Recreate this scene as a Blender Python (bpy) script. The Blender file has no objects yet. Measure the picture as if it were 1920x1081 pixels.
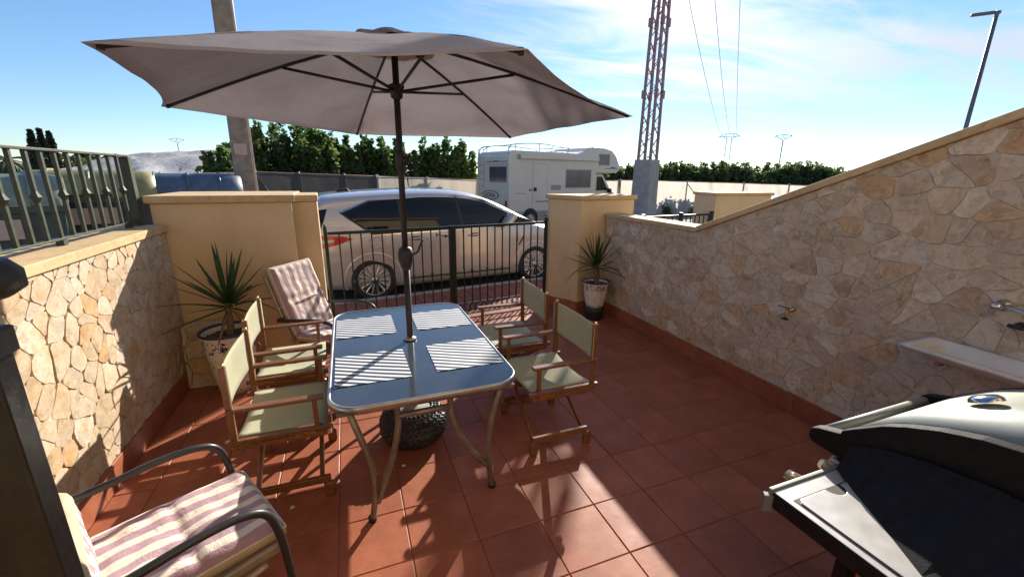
import bpy, bmesh, math, random
from mathutils import Vector, Matrix, noise
random.seed(11)
R = math.radians
scene = bpy.context.scene
COL = scene.collection

# ------------------------------------------------------------------ camera
CAM_H = 1.781
F_PX, PITCH, ROLL, YAW = 790.59, .2640, .0112, -.3696
def _axes():
    cp, sp = math.cos(PITCH), math.sin(PITCH)
    rt, up, fw = Vector((1, 0, 0)), Vector((0, sp, cp)), Vector((0, cp, -sp))
    c, s = math.cos(ROLL), math.sin(ROLL)
    r2 = rt * c + up * s
    u2 = up * c - rt * s
    m = Matrix.Rotation(YAW, 3, 'Z')
    return m @ r2, m @ u2, m @ fw
RT, UP, FW = _axes()
cam_data = bpy.data.cameras.new('camera')
cam_data.sensor_width = 36.0
cam_data.lens = 36.0 * F_PX / 1920.0
cam_data.clip_start = 0.05
cam_data.clip_end = 4000.0
cam = bpy.data.objects.new('camera', cam_data)
mw = Matrix((RT, UP, -FW)).transposed().to_4x4()
mw.translation = Vector((0, 0, CAM_H))
cam.matrix_world = mw
COL.objects.link(cam)
scene.camera = cam

def at(x, y, dist):
    """point seen at pixel (x, y) of the 1920 px photograph, dist metres away along the ground"""
    d = FW * F_PX + RT * (x - 960) + UP * (540.5 - y)
    t = dist / math.hypot(d.x, d.y)
    return Vector((0, 0, CAM_H)) + d * t

# ------------------------------------------------------------------ light
SUN_AZ, SUN_EL = 49.6, 25.0            # azimuth measured from +x towards +y
sun_dir = Vector((math.cos(R(SUN_AZ)) * math.cos(R(SUN_EL)), math.sin(R(SUN_AZ)) * math.cos(R(SUN_EL)), math.sin(R(SUN_EL))))
sd = bpy.data.lights.new('sun', 'SUN')
sd.energy = 4.9
sd.angle = R(.55)
sd.color = (1.0, .92, .80)
sun = bpy.data.objects.new('sun', sd)
sun.rotation_euler = sun_dir.to_track_quat('Z', 'Y').to_euler()
sun.location = (20, 20, 20)
COL.objects.link(sun)

world = bpy.data.worlds.new('World')
scene.world = world
world.use_nodes = True
wn, wl = world.node_tree.nodes, world.node_tree.links
wn.clear()
w_out = wn.new('ShaderNodeOutputWorld')
w_bg = wn.new('ShaderNodeBackground')
sky = wn.new('ShaderNodeTexSky')
sky.sky_type = 'NISHITA'
sky.sun_disc = False
sky.sun_elevation = R(SUN_EL)
sky.sun_rotation = R(90 - SUN_AZ)
sky.air_density = 1.0
sky.dust_density = .04
sky.ozone_density = 5.2
w_bg.inputs['Strength'].default_value = .090
# thin high cloud: a sheet of wind-combed noise seen in perspective
tc = wn.new('ShaderNodeTexCoord')
sep = wn.new('ShaderNodeSeparateXYZ')
wl.new(tc.outputs['Generated'], sep.inputs[0])
def wmath(op, a, b=None, clamp=False):
    n = wn.new('ShaderNodeMath'); n.operation = op; n.use_clamp = clamp
    for i, v in enumerate((a, b)):
        if v is None: continue
        if isinstance(v, (int, float)): n.inputs[i].default_value = v
        else: wl.new(v, n.inputs[i])
    return n.outputs[0]
zc = wmath('MAXIMUM', sep.outputs['Z'], .03)
zc2 = wmath('ADD', zc, .05)
px = wmath('DIVIDE', sep.outputs['X'], zc2)
py = wmath('DIVIDE', sep.outputs['Y'], zc2)
comb = wn.new('ShaderNodeCombineXYZ')
wl.new(px, comb.inputs[0]); wl.new(py, comb.inputs[1])
mp = wn.new('ShaderNodeMapping')
mp.inputs['Rotation'].default_value = (0, 0, R(-20))
mp.inputs['Scale'].default_value = (.55, 1.7, 1)
mp.inputs['Location'].default_value = (1.3, .4, 0)
wl.new(comb.outputs[0], mp.inputs[0])
def wnoise(scale, detail, rough, dist, vec):
    n = wn.new('ShaderNodeTexNoise')
    n.inputs['Scale'].default_value = scale; n.inputs['Detail'].default_value = detail
    n.inputs['Roughness'].default_value = rough; n.inputs['Distortion'].default_value = dist
    wl.new(vec, n.inputs['Vector']); return n.outputs['Fac']
n1 = wnoise(1.15, 9, .62, .7, mp.outputs[0])
n2 = wnoise(.28, 3, .5, .2, comb.outputs[0])
cover = wmath('ADD', wmath('MULTIPLY', n1, .75), wmath('MULTIPLY', n2, .55))
# more cloud on the side of the sky where the sun stands, little on the other
side = wmath('ADD', wmath('MULTIPLY', sep.outputs['X'], .29), wmath('MULTIPLY', sep.outputs['Y'], .0))
cover = wmath('ADD', wmath('ADD', cover, side), .0)
dot0 = wn.new('ShaderNodeVectorMath'); dot0.operation = 'DOT_PRODUCT'
wl.new(tc.outputs['Generated'], dot0.inputs[0]); dot0.inputs[1].default_value = sun_dir
cover = wmath('ADD', cover, wmath('MULTIPLY', wmath('POWER', wmath('MAXIMUM', dot0.outputs['Value'], 0.0), 60.0), .30))
mr = wn.new('ShaderNodeMapRange'); mr.interpolation_type = 'SMOOTHSTEP'
mr.inputs['From Min'].default_value = .72; mr.inputs['From Max'].default_value = 1.02
mr.inputs['To Min'].default_value = 0; mr.inputs['To Max'].default_value = .8
wl.new(cover, mr.inputs['Value'])
fade = wn.new('ShaderNodeMapRange'); fade.interpolation_type = 'SMOOTHSTEP'
fade.inputs['From Min'].default_value = .03; fade.inputs['From Max'].default_value = .2
wl.new(sep.outputs['Z'], fade.inputs['Value'])
cfac = wmath('MULTIPLY', mr.outputs[0], fade.outputs[0], True)
dot = wn.new('ShaderNodeVectorMath'); dot.operation = 'DOT_PRODUCT'
wl.new(tc.outputs['Generated'], dot.inputs[0]); dot.inputs[1].default_value = sun_dir
glow = wmath('POWER', wmath('MAXIMUM', dot.outputs['Value'], 0.0), 22.0)
cb = wmath('ADD', wmath('MULTIPLY', glow, 5.0), 4.6)
ccol = wn.new('ShaderNodeCombineXYZ')
wl.new(cb, ccol.inputs[0]); wl.new(wmath('MULTIPLY', cb, 1.0), ccol.inputs[1]); wl.new(wmath('MULTIPLY', cb, 1.02), ccol.inputs[2])
mixw = wn.new('ShaderNodeMix'); mixw.data_type = 'RGBA'
wl.new(cfac, mixw.inputs[0]); wl.new(sky.outputs[0], mixw.inputs[6]); wl.new(ccol.outputs[0], mixw.inputs[7])
wl.new(mixw.outputs[2], w_bg.inputs['Color'])
wl.new(w_bg.outputs[0], w_out.inputs['Surface'])

scene.view_settings.view_transform = 'Standard'
scene.view_settings.look = 'None'
scene.view_settings.gamma = 1.0
scene.view_settings.use_curve_mapping = False
scene.view_settings.exposure = 0.90
scene.render.engine = 'CYCLES'
scene.cycles.use_denoising = True
scene.cycles.max_bounces = 8
scene.cycles.transparent_max_bounces = 12
scene.cycles.sample_clamp_indirect = 8.0

# ------------------------------------------------------------------ materials
MATS = {}
class NT:
    """small helper round one material's node tree"""
    def __init__(s, name):
        s.m = bpy.data.materials.new(name); s.m.use_nodes = True
        s.n, s.l = s.m.node_tree.nodes, s.m.node_tree.links
        s.b = s.n['Principled BSDF']
        MATS[name] = s.m
        s.tc = s.n.new('ShaderNodeTexCoord')
        s.info = None
    def node(s, t, **kw):
        x = s.n.new(t)
        for k, v in kw.items(): setattr(x, k, v)
        return x
    def set(s, **kw):
        for k, v in kw.items():
            i = s.b.inputs[k.replace('_', ' ')]
            if hasattr(v, 'node'): s.l.new(v, i)
            else: i.default_value = v
    def coord(s, scale=(1, 1, 1), rot=(0, 0, 0), rand=True, src='Object'):
        m = s.node('ShaderNodeMapping')
        m.inputs['Scale'].default_value = scale; m.inputs['Rotation'].default_value = rot
        s.l.new(s.tc.outputs[src], m.inputs['Vector'])
        if rand:
            a = s.node('ShaderNodeVectorMath', operation='ADD')
            c = s.node('ShaderNodeVectorMath', operation='SCALE')
            c.inputs[0].default_value = (37, 71, 19)
            s.l.new(s.rand(), c.inputs['Scale'])
            s.l.new(m.outputs[0], a.inputs[0]); s.l.new(c.outputs[0], a.inputs[1])
            return a.outputs[0]
        return m.outputs[0]
    def rand(s):
        if s.info is None: s.info = s.node('ShaderNodeObjectInfo')
        return s.info.outputs['Random']
    def noise(s, scale, detail=5, rough=.55, vec=None, dist=0):
        x = s.node('ShaderNodeTexNoise')
        x.inputs['Scale'].default_value = scale; x.inputs['Detail'].default_value = detail
        x.inputs['Roughness'].default_value = rough; x.inputs['Distortion'].default_value = dist
        s.l.new(vec if vec is not None else s.coord(), x.inputs['Vector'])
        return x.outputs['Fac']
    def ramp(s, fac, stops, mode='LINEAR'):
        x = s.node('ShaderNodeValToRGB'); x.color_ramp.interpolation = mode
        e = x.color_ramp.elements
        while len(e) < len(stops): e.new(.5)
        for i, (p, c) in enumerate(stops):
            e[i].position = p; e[i].color = (*c, 1) if len(c) == 3 else c
        s.l.new(fac, x.inputs[0])
        return x.outputs[0]
    def mix(s, fac, a, b, mode='MIX'):
        x = s.node('ShaderNodeMix', data_type='RGBA', blend_type=mode)
        for i, v in ((0, fac), (6, a), (7, b)):
            if hasattr(v, 'node'): s.l.new(v, x.inputs[i])
            elif i == 0: x.inputs[0].default_value = v
            else: x.inputs[i].default_value = (*v, 1)
        return x.outputs[2]
    def math(s, op, a, b=None, clamp=False):
        x = s.node('ShaderNodeMath', operation=op, use_clamp=clamp)
        for i, v in enumerate((a, b)):
            if v is None: continue
            if hasattr(v, 'node'): s.l.new(v, x.inputs[i])
            else: x.inputs[i].default_value = v
        return x.outputs[0]
    def bump(s, h, strength=.3, dist=.01):
        x = s.node('ShaderNodeBump')
        x.inputs['Strength'].default_value = strength; x.inputs['Distance'].default_value = dist
        s.l.new(h, x.inputs['Height']); s.l.new(x.outputs[0], s.b.inputs['Normal'])
    def xyz(s, vec=None):
        x = s.node('ShaderNodeSeparateXYZ')
        s.l.new(vec if vec is not None else s.tc.outputs['Object'], x.inputs[0])
        return x.outputs

def scl(c, k): return tuple(min(1, v * k) for v in c)
def plain(name, col, rough=.6, metal=0.0, var=.18, nscale=6, bump=0, bscale=60, spec=.5, coat=0):
    t = NT(name)
    f = t.noise(nscale, 6, .6)
    t.set(Base_Color=t.ramp(f, [(.3, scl(col, 1 - var)), (.7, scl(col, 1 + var))]),
          Metallic=metal, Specular_IOR_Level=spec, Coat_Weight=coat)
    g = t.noise(nscale * 3.1, 4)
    t.set(Roughness=t.math('ADD', t.math('MULTIPLY', g, .22), max(0.02, rough - .11)))
    if bump: t.bump(t.noise(bscale, 4), bump, .004)
    return t.m

def stone_mat(name, tones, stain, sc):
    t = NT(name)
    v = t.coord()
    base = t.ramp(t.rand(), tones)
    och = t.ramp(t.noise(sc, 7, .68, v, 1.4), [(.36, (1, 1, 1)), (.52, (1.0, .92, .80)), (.70, stain)])
    c = t.mix(.9, base, och, 'MULTIPLY')
    # flakes of lighter and darker rock inside each stone
    vo = t.node('ShaderNodeTexVoronoi', feature='F1'); vo.inputs['Scale'].default_value = sc * 2.0
    wv = t.node('ShaderNodeVectorMath', operation='ADD')
    nn = t.node('ShaderNodeTexNoise'); nn.inputs['Scale'].default_value = sc * 1.5; nn.inputs['Detail'].default_value = 4
    t.l.new(v, nn.inputs['Vector'])
    sc_ = t.node('ShaderNodeVectorMath', operation='SCALE'); sc_.inputs['Scale'].default_value = .22
    t.l.new(nn.outputs['Color'], sc_.inputs[0]); t.l.new(v, wv.inputs[0]); t.l.new(sc_.outputs[0], wv.inputs[1])
    t.l.new(wv.outputs[0], vo.inputs['Vector'])
    sx = t.node('ShaderNodeSeparateXYZ'); t.l.new(vo.outputs['Color'], sx.inputs[0])
    c = t.mix(.62, c, t.ramp(sx.outputs[0], [(0, (.70, .67, .64)), (.5, (1, 1, 1)), (1, (1.14, 1.12, 1.10))]), 'MULTIPLY')
    dk = t.ramp(t.noise(34, 6, .72, v), [(.28, (.66, .62, .58)), (.5, (1, 1, 1)), (.75, (1.08, 1.08, 1.07))])
    c = t.mix(.6, c, dk, 'MULTIPLY')
    t.set(Base_Color=c, Roughness=.84)
    t.bump(t.math('ADD', t.noise(16, 8, .7, v, .6), t.math('MULTIPLY', t.noise(70, 4, .6, v), .3)), .5, .010)

def build_materials():
    # terracotta floor tiles, worn and slightly glossy
    t = NT('terracotta')
    v = t.coord()
    f = t.noise(5, 7, .65, v, .4)
    c = t.ramp(f, [(.25, (.250, .077, .039)), (.5, (.330, .105, .054)), (.78, (.405, .142, .075))])
    tone = t.ramp(t.rand(), [(0, (.90, .90, .90)), (1, (1.07, 1.05, 1.03))])
    c = t.mix(1, c, tone, 'MULTIPLY')
    gp = t.node('ShaderNodeNewGeometry')
    c = t.mix(.7, c, t.ramp(t.noise(1.7, 7, .65, gp.outputs['Position'], .8), [(.30, (.74, .70, .68)), (.48, (1, 1, 1)), (.66, (1.02, 1.02, 1.02)), (.80, (1.18, 1.2, 1.22))]), 'MULTIPLY')
    spk = t.ramp(t.noise(90, 3, .7, v), [(.3, (.72, .72, .72)), (.5, (1, 1, 1))])
    c = t.mix(.6, c, spk, 'MULTIPLY')
    t.set(Base_Color=c, Roughness=t.math('ADD', t.math('MULTIPLY', t.noise(9, 4, .6, v), .3), .36), Specular_IOR_Level=.32)
    t.bump(t.noise(22, 6, .6, v), .12, .006)
    plain('grout', (.27, .115, .072), .85, var=.3, nscale=30)
    # printed / carved stone cladding
    stone_mat('stone', [(0, (.47, .37, .255)), (.16, (.53, .47, .38)), (.34, (.49, .40, .29)), (.5, (.47, .395, .305)), (.62, (.56, .515, .435)), (.78, (.50, .335, .175)), (.88, (.50, .43, .335)), (1, (.56, .52, .44))], (.94, .66, .36), 7)
    stone_mat('grey_stone', [(0, (.45, .36, .28)), (.16, (.62, .555, .475)), (.32, (.54, .465, .385)), (.46, (.48, .395, .31)), (.6, (.66, .60, .52)), (.74, (.55, .39, .25)), (.86, (.57, .50, .425)), (1, (.65, .59, .51))], (.78, .58, .40), 9)
    # weathered plain render of far blocks
    t = NT('stone_plain')
    v = t.coord()
    base = t.ramp(t.rand(), [(0, (.47, .375, .27)), (.16, (.56, .50, .41)), (.34, (.51, .43, .325)), (.5, (.47, .405, .32)), (.62, (.58, .54, .465)), (.78, (.50, .375, .235)), (.88, (.52, .46, .37)), (1, (.585, .55, .475))])
    streak = t.noise(7, 7, .68, v, 1.2)
    och = t.ramp(streak, [(.38, (1, 1, 1)), (.55, (1.0, .90, .74)), (.74, (.92, .70, .44))])
    c = t.mix(.85, base, och, 'MULTIPLY')
    dk = t.ramp(t.noise(30, 5, .7, v), [(.28, (.62, .58, .55)), (.5, (1, 1, 1))])
    c = t.mix(.55, c, dk, 'MULTIPLY')
    t.set(Base_Color=c, Roughness=.82)
    t.bump(t.math('ADD', t.noise(14, 8, .68, v, .6), t.math('MULTIPLY', t.noise(60, 4, .6, v), .3)), .55, .012)
    plain('mortar_dark', (.44, .365, .27), .9, var=.25, nscale=25, bump=.4)
    plain('mortar', (.52, .45, .365), .9, var=.25, nscale=25, bump=.4)
    # cream masonry paint with dirt streaks
    t = NT('cream_paint')
    v = t.coord(rand=False)
    c = t.ramp(t.noise(1.6, 6, .6, v), [(.3, (.645, .465, .265)), (.7, (.73, .555, .335))])
    vs = t.coord((3.1, 3.7, .5), rand=False)
    c = t.mix(.45, c, t.ramp(t.noise(1.0, 6, .6, vs), [(.32, (.74, .70, .66)), (.52, (1, 1, 1))]), 'MULTIPLY')
    c = t.mix(.4, c, t.ramp(t.noise(60, 3, .6, v), [(.3, (.8, .8, .8)), (.45, (1, 1, 1))]), 'MULTIPLY')
    t.set(Base_Color=c, Roughness=.85)
    t.bump(t.noise(120, 4, .6, v), .25, .003)
    t = NT('cream_coping')
    v = t.coord(rand=False)
    c = t.ramp(t.noise(2.5, 7, .65, v), [(.3, (.50, .345, .175)), (.7, (.66, .48, .265))])
    c = t.mix(.7, c, t.ramp(t.noise(18, 6, .7, v), [(.30, (.55, .50, .45)), (.5, (1, 1, 1))]), 'MULTIPLY')
    t.set(Base_Color=c, Roughness=.8); t.bump(t.noise(90, 4, .6, v), .3, .003)
    plain('green_iron', (.026, .036, .028), .42, .35, var=.25, nscale=30, bump=.15, bscale=200)
    plain('olive_iron', (.052, .058, .038), .5, .3, var=.25, nscale=25, bump=.15, bscale=200)
    plain('black_iron', (.02, .02, .022), .45, .3, var=.3, nscale=25)
    # weathered hardwood of the folding chairs
    t = NT('wood')
    v = t.coord((3, 3, 3))
    w = t.node('ShaderNodeTexNoise'); w.inputs['Scale'].default_value = 14; w.inputs['Detail'].default_value = 5
    w.inputs['Distortion'].default_value = 2.2
    t.l.new(v, w.inputs['Vector'])
    c = t.ramp(w.outputs['Fac'], [(.25, (.10, .036, .015)), (.5, (.19, .075, .030)), (.75, (.27, .12, .05))])
    c = t.mix(1, c, t.ramp(t.rand(), [(0, (.82, .82, .82)), (1, (1.12, 1.1, 1.06))]), 'MULTIPLY')
    t.set(Base_Color=c, Roughness=.42, Coat_Weight=.15, Coat_Roughness=.3)
    t.bump(w.outputs['Fac'], .1, .002)
    # pale green canvas: lets a little sun through
    t = NT('canvas')
    v = t.coord(rand=False)
    c = t.ramp(t.noise(3.5, 5, .6, v), [(.3, (.355, .352, .222)), (.7, (.425, .42, .272))])
    wv = t.math('MULTIPLY', t.noise(300, 2, .5, v), 1)
    t.set(Base_Color=c, Roughness=.9, Sheen_Weight=.15)
    t.bump(wv, .25, .001)
    add_translucency(t, c, .02)
    # parasol cloth
    t = NT('parasol_cloth')
    v = t.coord(rand=False)
    c = t.ramp(t.noise(2.2, 7, .62, v, .5), [(.28, (.45, .42, .425)), (.55, (.53, .50, .51)), (.8, (.58, .55, .56))])
    c = t.mix(.5, c, t.ramp(t.noise(26, 5, .7, v, 1.5), [(.30, (.80, .78, .76)), (.48, (1, 1, 1)), (.74, (1.05, 1.05, 1.05)), (.82, (1.4, 1.35, 1.35))]), 'MULTIPLY')
    t.set(Base_Color=c, Roughness=.9)
    t.bump(t.noise(7, 5, .6, v), .25, .02)
    add_translucency(t, c, .50)
    plain('dark_steel', (.035, .031, .032), .5, .4, var=.3, nscale=20, bump=.1)
    plain('grey_arm', (.055, .057, .060), .38, .5, var=.15, nscale=12)
    plain('bronze_alu', (.36, .295, .225), .45, .35, var=.16, nscale=10)
    plain('table_alu', (.245, .22, .185), .42, .65, var=.25, nscale=14, bump=.12, bscale=70)
    plain('rim_alu', (.42, .43, .44), .33, .8, var=.15, nscale=14)
    # smoked table glass
    t = NT('table_glass')
    v = t.coord(rand=False)
    c = t.ramp(t.noise(3, 6, .6, v), [(.3, (.036, .045, .058)), (.7, (.052, .062, .078))])
    t.set(Base_Color=c, Roughness=t.math('ADD', t.math('MULTIPLY', t.noise(12, 6, .7, v), .12), .06), Specular_IOR_Level=.75)
    # place mat: dark diagonal stripes printed on white
    t = NT('place_mat')
    x, y, z = t.xyz(t.coord((1, 1, 1), (0, 0, R(26)), rand=False))
    s = t.math('FRACT', t.math('MULTIPLY', y, 1 / .043))
    c = t.ramp(s, [(0, (.035, .045, .075)), (.49, (.035, .045, .075)), (.53, (.74, .77, .80)), (.96, (.74, .77, .80)), (1, (.035, .045, .075))])
    t.set(Base_Color=c, Roughness=.5)
    # lilac and cream striped cushion
    t = NT('cushion_cloth')
    x, y, z = t.xyz()
    wob = t.math('MULTIPLY', t.math('SUBTRACT', t.noise(6, 2, .5, t.coord(rand=False)), .5), .02)
    s = t.math('FRACT', t.math('MULTIPLY', t.math('ADD', y, wob), 1 / .082))
    c = t.ramp(s, [(0, (.40, .25, .29)), (.47, (.40, .25, .29)), (.52, (.73, .645, .53)), (.97, (.73, .645, .53)), (1, (.40, .25, .29))])
    c = t.mix(.4, c, t.ramp(t.noise(9, 5, .6, t.coord(rand=False)), [(.3, (.78, .78, .78)), (.6, (1, 1, 1))]), 'MULTIPLY')
    t.set(Base_Color=c, Roughness=.9, Sheen_Weight=.2)
    t.bump(t.math('ADD', t.noise(11, 5, .6, t.coord(rand=False), 1.0), t.math('MULTIPLY', t.noise(300, 2), .1)), .5, .02)
    plain('cushion_edge', (.50, .40, .27), .9, var=.15, nscale=12)
    plain('cushion_piping', (.62, .56, .47), .9, var=.1, nscale=12)
    # glazed pot with blue painted motifs: a band of blots under the rim and loose ones below
    t = NT('painted_pot')
    v = t.coord(rand=False)
    x, y, z = t.xyz()
    ang = t.node('ShaderNodeMath', operation='ARCTAN2')
    t.l.new(y, ang.inputs[0]); t.l.new(x, ang.inputs[1])
    petal = t.math('ABSOLUTE', t.math('SUBTRACT', t.math('FRACT', t.math('MULTIPLY', ang.outputs[0], 13 / 6.2832)), .5))
    nz = t.noise(26, 3, .6, v, 1.0)
    band = t.math('LESS_THAN', t.math('ABSOLUTE', t.math('SUBTRACT', z, .80)), .10)
    m1 = t.math('MULTIPLY', t.math('GREATER_THAN', t.math('SUBTRACT', t.noise(15, 3, .55, v, 1.2), t.math('MULTIPLY', petal, .35)), .455), band)
    low = t.math('LESS_THAN', z, .66)
    m2 = t.math('MULTIPLY', t.math('GREATER_THAN', t.noise(9, 4, .6, v, 1.6), .63), low)
    rim = t.math('GREATER_THAN', z, .965)
    msk = t.math('MAXIMUM', t.math('MAXIMUM', m1, m2), rim)
    hue = t.ramp(t.noise(4, 2, .5, v), [(.40, (.025, .03, .14)), (.6, (.05, .035, .05)), (.75, (.20, .05, .05))])
    glaze = t.ramp(t.noise(5, 5, .6, v), [(.3, (.72, .67, .60)), (.7, (.82, .78, .72))])
    t.set(Base_Color=t.mix(msk, glaze, hue), Roughness=.3)
    t = NT('yucca_leaf')
    c = t.ramp(t.noise(18, 3, .5, t.coord((1, 1, 6))), [(.3, (.022, .055, .018)), (.7, (.055, .105, .030))])
    t.set(Base_Color=c, Roughness=.42)
    add_translucency(t, c, .2)
    plain('dry_leaf', (.19, .12, .055), .8, var=.3, nscale=14)
    plain('yucca_bark', (.20, .125, .07), .9, var=.4, nscale=30, bump=.7, bscale=40)
    plain('soil', (.10, .075, .055), .95, var=.4, nscale=40, bump=.8)
    plain('woven_black', (.022, .022, .025), .38, 0, var=.3, nscale=30)
    plain('concrete', (.36, .345, .32), .85, var=.2, nscale=4, bump=.35, bscale=50)
    plain('pole_concrete', (.27, .215, .17), .9, var=.3, nscale=7, bump=.5, bscale=40)
    plain('pvc', (.60, .47, .40), .5, var=.1)
    plain('flare_tinted_steel', (.33, .205, .195), .5, .55, var=.2, nscale=10)  # reddish lens flare painted into the steel colour
    plain('lamp_grey', (.16, .15, .17), .5, .3, var=.12)
    # outside ground
    t = NT('asphalt')
    v = t.coord(rand=False)
    c = t.ramp(t.noise(2.5, 8, .65, v), [(.3, (.040, .038, .038)), (.7, (.075, .07, .068))])
    c = t.mix(.5, c, t.ramp(t.noise(160, 2, .6, v), [(.3, (.6, .6, .6)), (.6, (1.2, 1.2, 1.2))]), 'MULTIPLY')
    t.set(Base_Color=c, Roughness=.85); t.bump(t.noise(160, 3, .6, v), .5, .004)
    t = NT('earth')
    v = t.coord(rand=False)
    c = t.ramp(t.noise(.35, 9, .65, v), [(.3, (.20, .135, .085)), (.55, (.29, .215, .14)), (.75, (.22, .20, .10))])
    t.set(Base_Color=c, Roughness=.95); t.bump(t.noise(9, 8, .7, v), .6, .05)
    plain('paver_red', (.25, .085, .055), .8, var=.25, nscale=12, bump=.35)
    plain('kerb_stone', (.33, .31, .29), .85, var=.2, nscale=9, bump=.3)
    # plants
    for nm, a, b, tr in (('citrus_leaf', (.050, .095, .026), (.150, .215, .055), .62), ('orchard_leaf', (.050, .090, .030), (.145, .200, .065), .58),
                     ('cypress_leaf', (.014, .026, .012), (.030, .045, .02), .05), ('palm_leaf', (.03, .045, .018), (.07, .09, .04), .15)):
        t = NT(nm)
        g = t.node('ShaderNodeNewGeometry')
        c = t.ramp(t.math('ADD', t.math('MULTIPLY', g.outputs['Random Per Island'], .7), t.math('MULTIPLY', t.noise(1.2, 3), .3)), [(.15, a), (.85, b)])
        t.set(Base_Color=c, Roughness=.5)
        if tr: add_translucency(t, c, tr)
    plain('trunk_bark', (.11, .08, .055), .95, var=.35, nscale=14, bump=.6)
    # wind-break cloth fence
    t = NT('windbreak_cloth')
    v = t.coord(rand=False)
    c = t.ramp(t.noise(.7, 6, .6, v), [(.3, (.60, .55, .48)), (.7, (.70, .65, .58))])
    c = t.mix(.5, c, t.ramp(t.noise(1, 6, .6, t.coord((2.2, 2.2, .25), rand=False)), [(.3, (.72, .70, .68)), (.55, (1, 1, 1))]), 'MULTIPLY')
    t.set(Base_Color=c, Roughness=.9)
    add_translucency(t, c, .6)
    t = NT('shaded_cloth')  # fence cloth again, tree shade put into its darker colour
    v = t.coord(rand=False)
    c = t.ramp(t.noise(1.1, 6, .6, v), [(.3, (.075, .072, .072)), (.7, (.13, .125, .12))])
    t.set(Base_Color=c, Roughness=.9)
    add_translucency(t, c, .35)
    t = NT('crop_net')
    v = t.coord(rand=False)
    c = t.ramp(t.noise(.25, 8, .68, t.coord((1, .25, 1), rand=False), 1.0), [(.28, (.30, .285, .285)), (.5, (.43, .41, .405)), (.74, (.54, .52, .505))])
    t.set(Base_Color=c, Roughness=.75); t.bump(t.noise(.9, 7, .7, v, 1.0), .8, .4)
    # vehicles
    t = NT('silver_paint')
    v = t.coord(rand=False)
    dirt = t.noise(2.5, 6, .6, v)
    x, y, z = t.xyz()
    c = t.ramp(dirt, [(.3, (.54, .50, .465)), (.7, (.60, .555, .52))])
    t.set(Base_Color=c, Metallic=.35, Roughness=.34, Coat_Weight=.9, Coat_Roughness=.05)
    plain('blue_paint', (.04, .07, .14), .3, .3, coat=.8)
    t = NT('car_glass')
    t.set(Base_Color=(.010, .011, .012, 1), Roughness=.035, Specular_IOR_Level=.42)
    plain('rubber', (.022, .021, .021), .75, var=.2, nscale=20)
    plain('alloy', (.46, .44, .41), .28, .85, var=.08)
    plain('black_trim', (.018, .018, .019), .5)
    plain('chrome', (.62, .62, .62), .16, 1.0, var=.05)
    plain('red_lamp', (.50, .018, .015), .15, coat=.7, var=.1)
    plain('clear_lamp', (.55, .52, .48), .12, coat=.7, var=.05)
    plain('camper_white', (.70, .62, .52), .4, var=.06, nscale=1.6, coat=.2)
    plain('camper_grey', (.36, .35, .36), .45, var=.08)
    plain('camper_line', (.33, .31, .29), .6, var=.08)
    plain('camper_window', (.10, .085, .095), .12, var=.3, nscale=3, coat=.5)
    plain('logo_blue', (.05, .085, .17), .4)
    plain('logo_red', (.45, .05, .05), .5)
    # bins
    plain('blue_lid', (.075, .110, .165), .5, var=.3, nscale=7)
    plain('yellow_lid', (.25, .235, .10), .4, var=.2, nscale=5)
    plain('green_lid', (.17, .215, .175), .4, var=.2, nscale=5)
    plain('bin_body', (.055, .055, .057), .55, var=.3, nscale=4)
    plain('green_body', (.050, .075, .062), .55, var=.3, nscale=4)
    # barbecue, sink, taps
    t = NT('steel')
    v = t.coord((1, 60, 60), rand=False)
    t.set(Base_Color=t.ramp(t.noise(6, 4, .6, v), [(.3, (.21, .225, .205)), (.7, (.26, .275, .25))]), Metallic=.6,
          Roughness=t.math('ADD', t.math('MULTIPLY', t.noise(4, 5, .6, t.coord(rand=False)), .18), .44))
    plain('bbq_black', (.010, .009, .010), .62, .0, var=.3, nscale=30, bump=.2, bscale=250, spec=.14)
    plain('shelf_grey', (.50, .49, .46), .38, .5, var=.07, nscale=5)
    t = NT('clear_plastic')
    t.set(Base_Color=(.75, .66, .52, 1), Roughness=.12, Transmission_Weight=.85, IOR=1.45)
    plain('orange_hose', (.45, .09, .025), .5)
    plain('brass', (.55, .40, .16), .3, .9)
    plain('sink_white', (.74, .69, .61), .35, var=.12, nscale=6)
    plain('blue_plastic', (.02, .03, .16), .4)
    plain('dark_post', (.030, .027, .020), .55, .25, var=.4, nscale=9, bump=.3, bscale=60)
    plain('sticker', (.50, .36, .29), .7, var=.08)
    plain('terracotta_plain', (.27, .08, .04), .4, var=.2, nscale=8)

def add_translucency(t, col, fac):
    tr = t.node('ShaderNodeBsdfTranslucent')
    if hasattr(col, 'node'): t.l.new(col, tr.inputs[0])
    else: tr.inputs[0].default_value = (*col, 1)
    mx = t.node('ShaderNodeMixShader'); mx.inputs[0].default_value = fac
    out = t.n['Material Output']
    t.l.new(t.b.outputs[0], mx.inputs[1]); t.l.new(tr.outputs[0], mx.inputs[2])
    t.l.new(mx.outputs[0], out.inputs['Surface'])
build_materials()

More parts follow.
